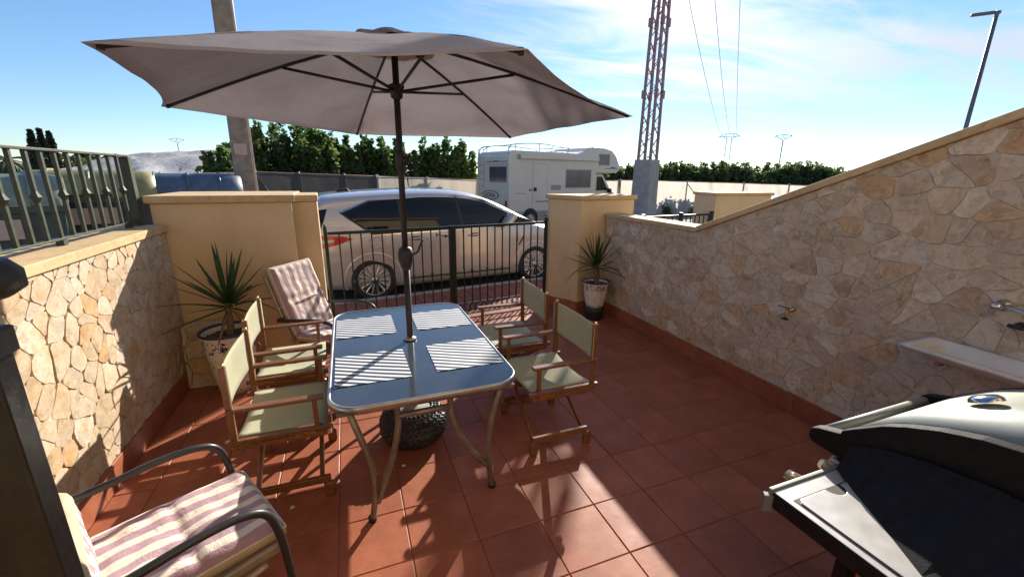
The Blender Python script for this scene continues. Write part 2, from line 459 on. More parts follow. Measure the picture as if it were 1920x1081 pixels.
# ------------------------------------------------------------------ mesh helpers
class MB:
    """collects shapes, then links them as ONE mesh object"""
    def __init__(s): s.v, s.f, s.mi = [], [], []
    def add(s, vs, fs, mi=0):
        o = len(s.v)
        s.v += [tuple(p) for p in vs]
        s.f += [tuple(i + o for i in f) for f in fs]
        s.mi += [mi] * len(fs)
        return s
    def box(s, lo, hi, mi=0):
        x0, y0, z0 = lo; x1, y1, z1 = hi
        return s.add([(x0, y0, z0), (x1, y0, z0), (x1, y1, z0), (x0, y1, z0), (x0, y0, z1), (x1, y0, z1), (x1, y1, z1), (x0, y1, z1)],
                     [(0, 3, 2, 1), (4, 5, 6, 7), (0, 1, 5, 4), (1, 2, 6, 5), (2, 3, 7, 6), (3, 0, 4, 7)], mi)
    def bar(s, p, q, w, h, up=(0, 0, 1), mi=0):
        p, q, up = Vector(p), Vector(q), Vector(up)
        d = (q - p).normalized()
        if abs(d.dot(up)) > .98: up = Vector((1, 0, 0))
        a = d.cross(up).normalized(); b = a.cross(d).normalized()
        vs = []
        for e in (p, q):
            for i, j in ((-1, -1), (1, -1), (1, 1), (-1, 1)): vs.append(e + a * (i * w / 2) + b * (j * h / 2))
        return s.add(vs, [(3, 2, 1, 0), (4, 5, 6, 7), (0, 1, 5, 4), (1, 2, 6, 5), (2, 3, 7, 6), (3, 0, 4, 7)], mi)
    def tube(s, path, r, n=10, cap=True, mi=0, flat=1.0):
        path = [Vector(p) for p in path]
        rs = r if isinstance(r, (list, tuple)) else [r] * len(path)
        d0 = (path[1] - path[0]).normalized()
        ref = Vector((0, 0, 1)) if abs(d0.z) < .9 else Vector((1, 0, 0))
        a = d0.cross(ref).normalized()
        vs, fs = [], []
        for i, p in enumerate(path):
            d = (path[min(i + 1, len(path) - 1)] - path[max(i - 1, 0)]).normalized()
            a = (a - d * a.dot(d)).normalized(); b = d.cross(a)
            for k in range(n):
                t = 2 * math.pi * k / n
                vs.append(p + a * (math.cos(t) * rs[i]) + b * (math.sin(t) * rs[i] * flat))
        for i in range(len(path) - 1):
            for k in range(n):
                fs.append((i * n + k, i * n + (k + 1) % n, (i + 1) * n + (k + 1) % n, (i + 1) * n + k))
        if cap:
            fs.append(tuple(range(n - 1, -1, -1))); fs.append(tuple((len(path) - 1) * n + k for k in range(n)))
        return s.add(vs, fs, mi)
    def lathe(s, prof, n=32, c=(0, 0, 0), axis='z', mi=0):
        vs, fs = [], []
        for r, z in prof:
            for k in range(n):
                t = 2 * math.pi * k / n
                p = (r * math.cos(t), r * math.sin(t), z)
                if axis == 'y': p = (p[0], p[2], p[1])
                if axis == 'x': p = (p[2], p[0], p[1])
                vs.append((p[0] + c[0], p[1] + c[1], p[2] + c[2]))
        for i in range(len(prof) - 1):
            for k in range(n):
                q = (i * n + k, i * n + (k + 1) % n, (i + 1) * n + (k + 1) % n, (i + 1) * n + k)
                fs.append(q if axis != 'y' else q[::-1])
        return s.add(vs, fs, mi)
    def prism(s, poly, z0, z1, to=None, mi=0):
        """poly in 2D extruded between z0 and z1; `to` maps (a, b, h) to a point"""
        to = to or (lambda a, b, h: (a, b, h))
        n = len(poly)
        vs = [to(a, b, z0) for a, b in poly] + [to(a, b, z1) for a, b in poly]
        fs = [tuple(range(n - 1, -1, -1)), tuple(range(n, 2 * n))] + [(i, (i + 1) % n, n + (i + 1) % n, n + i) for i in range(n)]
        return s.add(vs, fs, mi)
    def grid(s, fn, nu, nv, mi=0):
        vs = [fn(i / nu, j / nv) for j in range(nv + 1) for i in range(nu + 1)]
        fs = [(j * (nu + 1) + i, j * (nu + 1) + i + 1, (j + 1) * (nu + 1) + i + 1, (j + 1) * (nu + 1) + i) for j in range(nv) for i in range(nu)]
        return s.add(vs, fs, mi)
    def mesh(s, name, mat, smooth=False):
        me = bpy.data.meshes.new(name)
        me.from_pydata(s.v, [], s.f)
        for m in (mat if isinstance(mat, (list, tuple)) else [mat]):
            me.materials.append(MATS[m])
        if any(s.mi): me.polygons.foreach_set('material_index', s.mi)
        bm = bmesh.new(); bm.from_mesh(me)
        bmesh.ops.recalc_face_normals(bm, faces=bm.faces)
        bm.to_mesh(me); bm.free()
        if smooth: me.polygons.foreach_set('use_smooth', [True] * len(me.polygons))
        return me
    def build(s, name, mat, parent=None, smooth=False, bevel=0, loc=None, seg=2):
        me = s.mesh(name, mat, smooth)
        return link(name, me, parent, bevel, loc, seg)

def link(name, me, parent=None, bevel=0, loc=None, seg=2):
    o = bpy.data.objects.new(name, me)
    COL.objects.link(o)
    if parent: o.parent = parent
    if loc is not None: o.location = loc
    if bevel:
        b = o.modifiers.new('bevel', 'BEVEL'); b.width = bevel; b.segments = seg; b.limit_method = 'ANGLE'; b.angle_limit = R(40)
        b.harden_normals = False
    return o

def tag(o, label=None, cat=None, group=None, kind=None):
    if label: o['label'] = label
    if cat: o['category'] = cat
    if group: o['group'] = group
    if kind: o['kind'] = kind
    return o

def thing(name, label, cat, loc=(0, 0, 0), rz=0, group=None):
    o = bpy.data.objects.new(name, None)
    COL.objects.link(o)
    o.empty_display_size = .2
    o.location = loc; o.rotation_euler = (0, 0, rz)
    return tag(o, label, cat, group)

def copy_tree(src, loc, rz, label, parent=None):
    c = src.copy(); COL.objects.link(c)
    if parent: c.parent = parent
    else:
        c.location = loc; c.rotation_euler = (0, 0, rz); c['label'] = label
    for ch in [o for o in bpy.data.objects if o.parent == src]:
        copy_tree(ch, None, None, None, c)
    return c

def smooth_path(pts, n=6):
    """Catmull-Rom through the points"""
    pts = [Vector(p) for p in pts]
    out = []
    for i in range(len(pts) - 1):
        p0, p1, p2, p3 = pts[max(i - 1, 0)], pts[i], pts[i + 1], pts[min(i + 2, len(pts) - 1)]
        for k in range(n):
            t = k / n
            out.append(.5 * ((2 * p1) + (p2 - p0) * t + (2 * p0 - 5 * p1 + 4 * p2 - p3) * t * t + (3 * p1 - p0 - 3 * p2 + p3) * t ** 3))
    out.append(pts[-1])
    return out

def interp(tab, x):
    if x <= tab[0][0]: return tab[0][1]
    for (a, b), (c, d) in zip(tab, tab[1:]):
        if x <= c:
            t = (x - a) / (c - a)
            return b + (d - b) * t
    return tab[-1][1]
def sinterp(tab, x):
    """smooth interpolation through a table"""
    if x <= tab[0][0]: return tab[0][1]
    if x >= tab[-1][0]: return tab[-1][1]
    for i in range(len(tab) - 1):
        if x <= tab[i + 1][0]:
            x0, y0 = tab[i]; x1, y1 = tab[i + 1]
            def slope(k):
                if k <= 0 or k >= len(tab) - 1:
                    k = min(max(k, 0), len(tab) - 2)
                    return (tab[k + 1][1] - tab[k][1]) / (tab[k + 1][0] - tab[k][0])
                return (tab[k + 1][1] - tab[k - 1][1]) / (tab[k + 1][0] - tab[k - 1][0])
            h = x1 - x0; t = (x - x0) / h
            m0, m1 = slope(i) * h, slope(i + 1) * h
            return (2 * t ** 3 - 3 * t * t + 1) * y0 + (t ** 3 - 2 * t * t + t) * m0 + (-2 * t ** 3 + 3 * t * t) * y1 + (t ** 3 - t * t) * m1

# ------------------------------------------------------------------ crazy-paving stones (Voronoi cells, clipped by half planes)
def clip(poly, nx, ny, c):
    out = []
    for i in range(len(poly)):
        a, b = poly[i], poly[(i + 1) % len(poly)]
        da, db = nx * a[0] + ny * a[1] - c, nx * b[0] + ny * b[1] - c
        if da <= 0: out.append(a)
        if (da < 0 < db) or (db < 0 < da):
            t = da / (da - db); out.append((a[0] + (b[0] - a[0]) * t, a[1] + (b[1] - a[1]) * t))
    return out
def stone_cells(outline, sx, sy, rnd, gap=.004, jit=.56):
    """outline: convex-ish list of half planes applied after; returns polygons in (s, z)"""
    xs = [p[0] for p in outline]; ys = [p[1] for p in outline]
    x0, x1, y0, y1 = min(xs), max(xs), min(ys), max(ys)
    pts = []
    j, y = 0, y0 - sy
    while y < y1 + sy:
        x = x0 - sx * (1 + .5 * (j % 2)) + rnd.uniform(-.3, .3) * sx
        while x < x1 + sx:
            pts.append((x + rnd.uniform(-jit, jit) * sx, y + rnd.uniform(-jit, jit) * sy))
            x += sx * rnd.uniform(.72, 1.35)
        y += sy; j += 1
    for p in list(pts):
        if rnd.random() < .22: pts.append((p[0] + rnd.choice((-1, 1)) * sx * rnd.uniform(.35, .5), p[1] + rnd.uniform(-.5, .5) * sy))
    k = sx / sy * .8
    cells = []
    n = len(outline)
    area = sum(outline[i][0] * outline[(i + 1) % n][1] - outline[(i + 1) % n][0] * outline[i][1] for i in range(n))
    for i, p in enumerate(pts):
        if not (x0 - sx < p[0] < x1 + sx and y0 - sy < p[1] < y1 + sy): continue
        poly = [(p[0] - 2 * sx, p[1] - 2 * sy), (p[0] + 2 * sx, p[1] - 2 * sy), (p[0] + 2 * sx, p[1] + 2 * sy), (p[0] - 2 * sx, p[1] + 2 * sy)]
        for q in pts:
            if q is p or abs(q[0] - p[0]) > 3 * sx or abs(q[1] - p[1]) > 3 * sy: continue
            dx, dy = (q[0] - p[0]), (q[1] - p[1])
            # metric stretched so that stones are wider than tall
            nx, ny = dx, dy * k * k
            L = math.hypot(nx, ny)
            mx, my = p[0] + dx / 2, p[1] + dy / 2
            poly = clip(poly, nx / L, ny / L, (nx * mx + ny * my) / L - gap / 2)
            if len(poly) < 3: break
        if len(poly) < 3: continue
        cells.append(poly)
    return cells
def clip_outline(poly, outline):
    n = len(outline)
    for i in range(n):
        a, b = outline[i], outline[(i + 1) % n]      # counter-clockwise
        nx, ny = (b[1] - a[1]), -(b[0] - a[0])
        L = math.hypot(nx, ny)
        if L < 1e-6: continue
        poly = clip(poly, nx / L, ny / L, (nx * a[0] + ny * a[1]) / L)
        if len(poly) < 3: return []
    return poly
def parea(p): return .5 * abs(sum(p[i][0] * p[(i + 1) % len(p)][1] - p[(i + 1) % len(p)][0] * p[i][1] for i in range(len(p))))
def rough_outline(p, rnd, step=.036, amp=.011):
    """cut the straight edges up and bend them with one noise field, so that neighbours still meet"""
    out = []
    for i in range(len(p)):
        a, b = p[i], p[(i + 1) % len(p)]
        L = math.hypot(b[0] - a[0], b[1] - a[1])
        if L < .012: out.append(((a[0] + b[0]) / 2, (a[1] + b[1]) / 2)); continue
        n = max(1, min(4, round(L / step)))
        ts = [(k + .5) / n for k in range(n)] if n > 1 else [.25, .75]
        for t in ts: out.append((a[0] + (b[0] - a[0]) * t, a[1] + (b[1] - a[1]) * t))
    res = []
    for x, y in out:
        d = noise.noise_vector(Vector((x * 13, y * 13, 3.7))) * amp + noise.noise_vector(Vector((x * 34, y * 34, 9.1))) * amp * .45
        res.append((x + d.x, y + d.y))
    return res
def stone_mesh(poly, to, rnd, thick):
    """one stone: outline, a bevel and a slightly tilted face; to(s, z, out)"""
    poly = rough_outline(poly, rnd)
    cx = sum(p[0] for p in poly) / len(poly); cy = sum(p[1] for p in poly) / len(poly)
    a, b = rnd.uniform(-.05, .05), rnd.uniform(-.05, .05)
    h = thick * rnd.uniform(.75, 1.25)
    n = len(poly)
    vs = [to(x - cx, y - cy, -.004) for x, y in poly]
    for k, d in ((.965, 1.0),):
        for x, y in poly:
            dx, dy = (x - cx) * k, (y - cy) * k
            vs.append(to(dx, dy, (h + a * dx + b * dy) * d))
    vs.append(to(0, 0, h * 1.08))
    fs = []
    for r in range(1):
        for i in range(n):
            fs.append((r * n + i, r * n + (i + 1) % n, (r + 1) * n + (i + 1) % n, (r + 1) * n + i))
    for i in range(n): fs.append((n + i, n + (i + 1) % n, 2 * n))
    return vs, fs, (cx, cy)
def clad(parent, outlines, sx, sy, rnd, to_loc, to_vec, thick=.014, limit=295, gap=.004, whole=None, mat='stone'):
    """clad with stones: outlines = convex polygons (s, z); to_loc(s, z) point on wall; to_vec(ds, dz, out)"""
    allx = [p for o in outlines for p in o]
    box = [(min(p[0] for p in allx), min(p[1] for p in allx)), (max(p[0] for p in allx), min(p[1] for p in allx)),
           (max(p[0] for p in allx), max(p[1] for p in allx)), (min(p[0] for p in allx), max(p[1] for p in allx))]
    polys = []
    for c in stone_cells(box, sx, sy, rnd, gap):
        # a stone wholly under the level part is not cut at the knee of the wall
        for o in ([whole] if whole and max(p[1] for p in c) < whole[2][1] else outlines):
            q = clip_outline(c, o)
            if len(q) >= 3 and parea(q) > .0006: polys.append(q)
    polys.sort(key=parea, reverse=True)
    rest = MB()
    for i, q in enumerate(polys):
        vs, fs, (cx, cy) = stone_mesh(q, to_vec, rnd, thick)
        m = MB()
        if i < limit:
            m.add(vs, fs).build('stone', mat, parent, loc=to_loc(cx, cy))
        else:
            l = Vector(to_loc(cx, cy)); rest.add([Vector(v) + l for v in vs], fs)
    if rest.v: rest.build('small_stones', mat, parent)['kind'] = 'stuff'

# =================================================================== THE SETTING
RW, LW = 3.121, -1.388          # faces of the two side walls
ST = R(7.5)                     # the street runs at this angle to the patio
SV = Vector((math.cos(ST), math.sin(ST), 0)); SN = Vector((-math.sin(ST), math.cos(ST), 0))
def street(u, v, z=0): return Vector((1.6, 6.50, 0)) + SV * u + SN * v + Vector((0, 0, z))

def build_ground():
    g = MB(); g.box((-900, -300, -1.2), (900, 1800, -.145))
    tag(g.build('ground', 'earth'), kind='structure')
    # asphalt road with a worn edge
    m = MB()
    def rd(s, t): return street(-60 + 160 * s, .08 + 7.0 * t, -.125)
    m.grid(rd, 40, 4)
    tag(m.build('road', 'asphalt'), kind='structure')
    # pavement between gate and kerb
    m = MB(); a = [street(-7, -1.75), street(9, -1.75), street(9, -.13), street(-7, -.13)]
    m.prism([(p.x, p.y) for p in a], -.14, -.012)
    pv = tag(m.build('pavement', 'grout'), kind='structure')
    m = MB()
    full = MB(); q = .096
    full.prism([(-q, -q), (q, -q), (q, q), (-q, q)], -.01, 0)
    me = full.mesh('paver', 'paver_red')
    for i in range(27):
        for j in range(8):
            o = link('paver', me, pv, .003, seg=1)
            o.location = street(-2.3 + i * .2, -1.63 + j * .2, random.uniform(-.002, .002)); o.rotation_euler = (0, 0, ST)
    for i in range(16):
        k = MB(); k.box((-.495, -.06, -.13), (.495, .06, .002))
        o = k.build('kerb_stone', 'kerb_stone', pv, bevel=.012)
        o.location = street(-6.5 + i, -.05); o.rotation_euler = (0, 0, ST)

def build_floor():
    m = MB(); m.box((LW - .02, -.7, -.14), (RW + .02, 5.02, -.006))
    m.prism([(-.3, 5.02), (2.55, 5.02), (2.55, 5.21), (-.3, 4.83)], -.14, -.006)
    fl = tag(m.build('patio_floor', 'grout'), kind='structure')
    S, ou, ov, g = .333, .8195, 1.668, .0017
    cache = {}
    for i in range(-7, 7):
        for j in range(-4, 11):
            x0, x1 = ou + i * S + g, ou + (i + 1) * S - g
            y0, y1 = ov + j * S + g, ov + (j + 1) * S - g
            x0, x1, y0, y1 = max(x0, LW + .012), min(x1, RW - .012), max(y0, -.66), min(y1, 5.14)
            if y0 > 4.5 and x0 > 2.5: x1 = min(x1, 2.78)
            if x1 - x0 < .03 or y1 - y0 < .03: continue
            if y0 > 4.18 and x1 < -.45: continue
            key = (round(x1 - x0, 3), round(y1 - y0, 3))
            if key not in cache:
                a, b = key[0] / 2, key[1] / 2
                t = MB(); e = .004
                t.add([(-a, -b, -.008), (a, -b, -.008), (a, b, -.008), (-a, b, -.008), (-a, -b, -.003), (a, -b, -.003), (a, b, -.003), (-a, b, -.003),
                       (-a + e, -b + e, 0), (a - e, -b + e, 0), (a - e, b - e, 0), (-a + e, b - e, 0)],
                      [(8, 9, 10, 11)] + [(r + k, r + (k + 1) % 4, r + 4 + (k + 1) % 4, r + 4 + k) for r in (0, 4) for k in range(4)])
                cache[key] = t.mesh('tile', 'terracotta')
            o = link('tile', cache[key], fl)
            o.location = ((x0 + x1) / 2, (y0 + y1) / 2, random.uniform(-.0008, .0008))
            o.rotation_euler = (random.uniform(-.002, .002), random.uniform(-.002, .002), 0)
build_ground()
build_floor()

# ------------------------------------------------------------------ left stone wall and its railing
def skirting(parent, s0, s1, to, step=.333):
    """row of upright half tiles; to(s, out, z)"""
    s = s0
    while s < s1 - .02:
        e = min(s + step, s1)
        m = MB()
        c = (s + e) / 2
        base = Vector(to(c, 0, 0))
        vs = []
        for ds in (s + .002, e - .002):
            for out, z in ((-.004, .001), (.012, .001), (.012, .150), (.009, .155), (-.004, .155)):
                vs.append(Vector(to(ds, out, z)) - base)
        m.add(vs, [(4, 3, 2, 1, 0), (5, 6, 7, 8, 9)] + [(k, (k + 1) % 5, 5 + (k + 1) % 5, 5 + k) for k in range(5)])
        m.build('skirting_tile', 'terracotta', parent, loc=base)
        s = e

def build_left_wall():
    w = thing('stone_wall', 'sunlit low stone-clad wall with cream coping under the railing', 'wall', (LW, 0, 0))
    m = MB(); m.box((-.27, -.7, 0), (-.002, 4.19, 1.305)); m.build('wall_core', 'mortar_dark', w)
    m = MB(); m.box((-.30, -.72, 1.307), (.022, 4.188, 1.362)); m.build('coping', 'cream_coping', w, bevel=.006)
    rnd = random.Random(5)
    clad(w, [[(.2, .157), (4.17, .157), (4.17, 1.303), (.2, 1.303)]], .150, .112, rnd, lambda s, z: (0, s, z), lambda a, b, o: (o, a, b), .0042, gap=.0002)
    skirting(w, -.05, 4.17, lambda s, o, z: (o, s, z))
    # railing
    r = thing('railing', 'olive green iron railing with knuckled bars on top of the sunlit stone wall', 'railing', (-1.535, 0, 1.362))
    z0, z1, y0, y1 = .045, .515, .9, 4.13
    m = MB(); m.box((-.02, y0, z0 - .012), (.02, y1, z0)); m.build('bottom_rail', 'olive_iron', r, bevel=.002)
    m = MB(); m.box((-.022, y0, z1), (.022, y1 + .03, z1 + .014)); m.build('top_rail', 'olive_iron', r, bevel=.002)
    m = MB(); m.box((-.03, y1 - .012, -.008), (.03, y1 + .045, z1 - .001)); m.build('end_post', 'olive_iron', r, bevel=.002)
    for y in (1.2, 2.2, 3.15, 3.98):
        m = MB(); m.box((-.018, y - .02, -.004), (.018, y + .02, z0 - .012)); m.build('foot', 'olive_iron', r)
    bar = MB(); bar.box((-.0095, -.0095, z0), (.0095, .0095, z1)); bme = bar.mesh('baluster', 'olive_iron')
    kn = MB(); kn.lathe([(.009, .24), (.019, .262), (.026, .275), (.019, .288), (.009, .31)], 8); kme = kn.mesh('knuckle', 'olive_iron')
    y, k = y1 - .12, 0
    while y > y0:
        o = link('baluster', bme, r, loc=(0, y, 0))
        if k % 2 == 0: link('knuckle', kme, o)
        y -= .122; k += 1
build_left_wall()

# ------------------------------------------------------------------ front boundary: blocks, pillars, gate
def block(name, label, foot, h, cap_h, over, parent_cat='wall'):
    c = Vector((sum(p[0] for p in foot) / len(foot), sum(p[1] for p in foot) / len(foot)))
    w = thing(name, label, parent_cat, (c.x, c.y, 0))
    loc = [(p[0] - c.x, p[1] - c.y) for p in foot]
    m = MB(); m.prism(loc, 0, h); m.build('wall', 'cream_paint', w, bevel=.008)
    n = len(loc); out = []
    for i in range(n):
        a, b, d = Vector(loc[i - 1]), Vector(loc[i]), Vector(loc[(i + 1) % n])
        e1, e2 = (b - a).normalized(), (d - b).normalized()
        n1, n2 = Vector((e1.y, -e1.x)), Vector((e2.y, -e2.x))
        k = (n1 + n2) / (1 + n1.dot(n2))
        out.append(tuple(b + k * over))
    m = MB(); m.prism(out, h + .002, h + cap_h); m.build('coping', 'cream_coping', w, bevel=.008)
    return w, c
bw, c0 = block('boundary_wall', 'high cream front wall behind the left yucca and the reclined chair', [(-1.46, 4.19), (-.455, 4.225), (-.485, 4.46), (-.485, 5.05), (-1.46, 5.0)], 1.525, .062, .028)
block('gate_pillar', 'narrow cream pillar left of the gate, where the high wall ends', [(-.482, 4.42), (-.264, 4.45), (-.292, 5.03), (-.482, 5.01)], 1.512, .062, .010, 'pillar')
rp, c1 = block('gate_pillar', 'wide cream pillar with a chamfered corner behind the right yucca', [(2.52, 5.12), (2.745, 4.705), (3.56, 4.735), (3.56, 5.28), (2.52, 5.20)], 1.478, .055, .028, 'pillar')
pc = Vector((c1.x, c1.y, 0))
for a, b in (((2.52, 5.12), (2.745, 4.705)), ((2.745, 4.705), (3.12, 4.718))):
    A, B = Vector((*a, 0)), Vector((*b, 0)); d = (B - A).normalized(); n = Vector((d.y, -d.x, 0))
    if n.y > 0: n = -n
    skirting(rp, 0, (B - A).length, lambda s, o, z, A=A, d=d, n=n: A + d * s + n * o + Vector((0, 0, z)) - pc)
block('boundary_wall', "cream front pillar of the neighbouring plot beyond the sloping stone wall", [(6.12, 5.83), (7.35, 5.72), (7.42, 6.3), (6.18, 6.4)], 1.455, .05, .03)

def gate_leaf(label, a, b, latch, hinge_first):
    a, b = Vector(a), Vector(b)
    L = (b - a).length
    g = thing('gate_leaf', label, 'gate', (a.x, a.y, 0), math.atan2(b.y - a.y, b.x - a.x), 'leaves of the double gate')
    zt, zb = 1.175, .045
    for k, x in enumerate((0.016, L - .016)):
        big = (k == 0) == hinge_first
        m = MB(); w = .018 if big else .02
        m.box((x - w, -.018, .015), (x + w, .018, zt + (.055 if big else .004))); m.build('stile', 'green_iron', g, bevel=.003)
    if True:
        x = 0.016 if hinge_first else L - .016
        m = MB(); m.lathe([(.002, zt + .085), (.012, zt + .075), (.014, zt + .066), (.008, zt + .056)], 10, (x, 0, 0)); m.build('finial', 'green_iron', g, True)
    m = MB(); m.box((.037, -.012, zt - .032), (L - .037, .012, zt)); m.build('top_rail', 'green_iron', g, bevel=.003)
    m = MB(); m.box((.037, -.010, zb - .012), (L - .037, .010, zb)); m.build('bottom_rail', 'green_iron', g)
    m = MB(); m.box((.037, -.010, .175), (L - .037, .010, .187)); m.build('ring_rail', 'green_iron', g)
    n = 11; st = (L - .07) / (n + 1)
    bar = MB(); bar.box((-.0065, -.0065, .187), (.0065, .0065, zt - .032)); bme = bar.mesh('baluster', 'green_iron')
    kn = MB(); kn.lathe([(.007, .585), (.014, .60), (.017, .61), (.014, .62), (.007, .635)], 8); kme = kn.mesh('knuckle', 'green_iron')
    for i in range(1, n + 1):
        o = link('baluster', bme, g, loc=(.035 + st * i, 0, 0))
        if i % 2 == 0: link('knuckle', kme, o)
    ring = MB()
    N = 20
    vs, fs = [], []
    for i in range(N):
        t = 2 * math.pi * i / N
        for r, y in ((.062, -.006), (.062, .006), (.053, .006), (.053, -.006)): vs.append((r * .88 * math.cos(t), y, r * math.sin(t)))
    for i in range(N):
        for k in range(4): fs.append((i * 4 + k, i * 4 + (k + 1) % 4, ((i + 1) % N) * 4 + (k + 1) % 4, ((i + 1) % N) * 4 + k))
    ring.add(vs, fs); rme = ring.mesh('ring', 'green_iron')
    nr = int((L - .10) / .078)
    for i in range(nr):
        link('ring', rme, g, loc=(.037 + .06 + i * (L - .194) / (nr - 1), (.0035 if i % 2 else -.0035), .111))
    if latch:
        m = MB(); m.box((L - .20, -.03, 1.06), (L - .19, -.012, 1.10)); m.tube([(L - .19, -.03, 1.09), (L - .10, -.035, 1.06), (L - .03, -.02, 1.055)], .006, 6)
        m.lathe([(.0, -.012), (.016, -.008), (.016, .008), (0, .012)], 10, (L - .09, -.04, 1.065), 'y')
        m.build('latch', 'black_iron', g)
gate_leaf('left leaf of the dark green iron gate, beside the high cream wall', (-.255, 4.825), (1.150, 5.005), True, True)
gate_leaf('right leaf of the dark green iron gate, beside the chamfered pillar', (1.162, 5.007), (2.505, 5.185), False, False)

# ------------------------------------------------------------------ right stone wall (level, then climbing towards the house)
def build_right_wall():
    w = thing('stone_wall', 'long shaded stone-clad wall climbing to the right, with sink and taps', 'wall', (RW, 0, 0))
    k = .404; vb = 3.16; zl = 1.262
    def zt(v): return zl + max(0, vb - v) * k
    v0, v1 = -.7, 4.70
    prof = [(v0, 0), (v1, 0), (v1, zl), (vb, zl), (v0, zt(v0))]
    m = MB(); m.prism(prof, .002, .20, lambda a, b, h: (h, a, b)); m.build('wall_core', 'mortar', w)
    m = MB(); m.prism([(vb - .012, zl + .003), (v1, zl + .003), (v1, zl + .050), (vb - .012, zl + .050)], -.028, .23, lambda a, b, h: (h, a, b)); m.build('coping', 'cream_coping', w, bevel=.006)
    m = MB(); m.prism([(v0, zt(v0) + .003), (vb - .014, zl + .008), (vb - .014, zl + .058), (v0, zt(v0) + .056)], -.028, .23, lambda a, b, h: (h, a, b)); m.build('sloping_coping', 'cream_coping', w, bevel=.006)
    rnd = random.Random(9)
    a, b = .45, vb
    o1 = [(a, .157), (vb, .157), (vb, zl - .002), (a, zt(a) - .002)]
    o2 = [(vb + .001, .157), (v1 - .005, .157), (v1 - .005, zl - .002), (vb + .001, zl - .002)]
    def tl(s, z): return (0, s, z)
    def tv(s, z, o): return (-o, s, z)
    clad(w, [o1, o2], .185, .100, rnd, tl, tv, .0030, gap=.0004, mat='grey_stone', whole=[(a, .157), (v1 - .005, .157), (v1 - .005, zl - .002), (a, zl - .002)])
    skirting(w, -.05, 4.70, lambda s, o, z: (-o, s, z))
build_right_wall()
# ------------------------------------------------------------------ front of the house behind the camera (mirrored in the car windows)
def build_house():
    h = thing('house', 'two-storey cream house front behind the viewer, seen only mirrored in the car windows', 'house', (.9, -1.0, 0))
    X0, X1, Z1 = -3.2, 4.6, 6.1
    holes = [(-1.45, -.45, .0, 2.15, 'door'), (.55, 2.25, .95, 2.15, 'window'), (-1.9, -.2, 3.4, 5.2, 'window'), (.75, 2.45, 3.4, 5.2, 'window')]
    m = MB()
    xs = sorted({X0, X1} | {q for o in holes for q in o[:2]}); zs = sorted({0, Z1} | {q for o in holes for q in o[2:4]})
    for a, b in zip(xs, xs[1:]):
        for c, d in zip(zs, zs[1:]):
            if any(o[0] <= a and b <= o[1] and o[2] <= c and d <= o[3] for o in holes): continue
            m.box((a, -.3, c), (b, 0, d))
    bm = bmesh.new(); me = m.mesh('wall', 'cream_paint'); bm.from_mesh(me)
    bmesh.ops.remove_doubles(bm, verts=bm.verts, dist=.001)
    dup = {}
    for f in bm.faces: dup.setdefault(tuple(sorted(v.index for v in f.verts)), []).append(f)
    bmesh.ops.delete(bm, geom=[f for g in dup.values() if len(g) > 1 for f in g], context='FACES_ONLY')
    bm.to_mesh(me); bm.free(); link('wall', me, h)
    for a, b, c, d, kind in holes:
        if kind == 'door':
            q = MB(); q.box((a + .01, -.20, c + .01), (b - .01, -.14, d - .01)); q.build('door', 'wood', h); continue
        q = MB(); q.box((a + .01, -.16, c + .01), (b - .01, -.12, d - .01)); wf = q.build('window', 'camper_white', h)
        mid = (a + b) / 2
        for e, f in ((a + .07, mid - .04), (mid + .04, b - .07)):
            p = MB(); p.box((e, -.118, c + .07), (f, -.112, d - .07)); p.build('pane', 'car_glass', wf)
        for k in range(11):
            g = MB(); x = a + .06 + k * (b - a - .13) / 10
            g.box((x, -.02, c + .02), (x + .016, -.005, d - .02)); g.build('window_bar', 'black_iron', h)
    r = MB(); r.box((X0 - .1, -.4, Z1 + .002), (X1 + .1, .18, Z1 + .16)); r.build('cornice', 'cream_coping', h)
build_house()

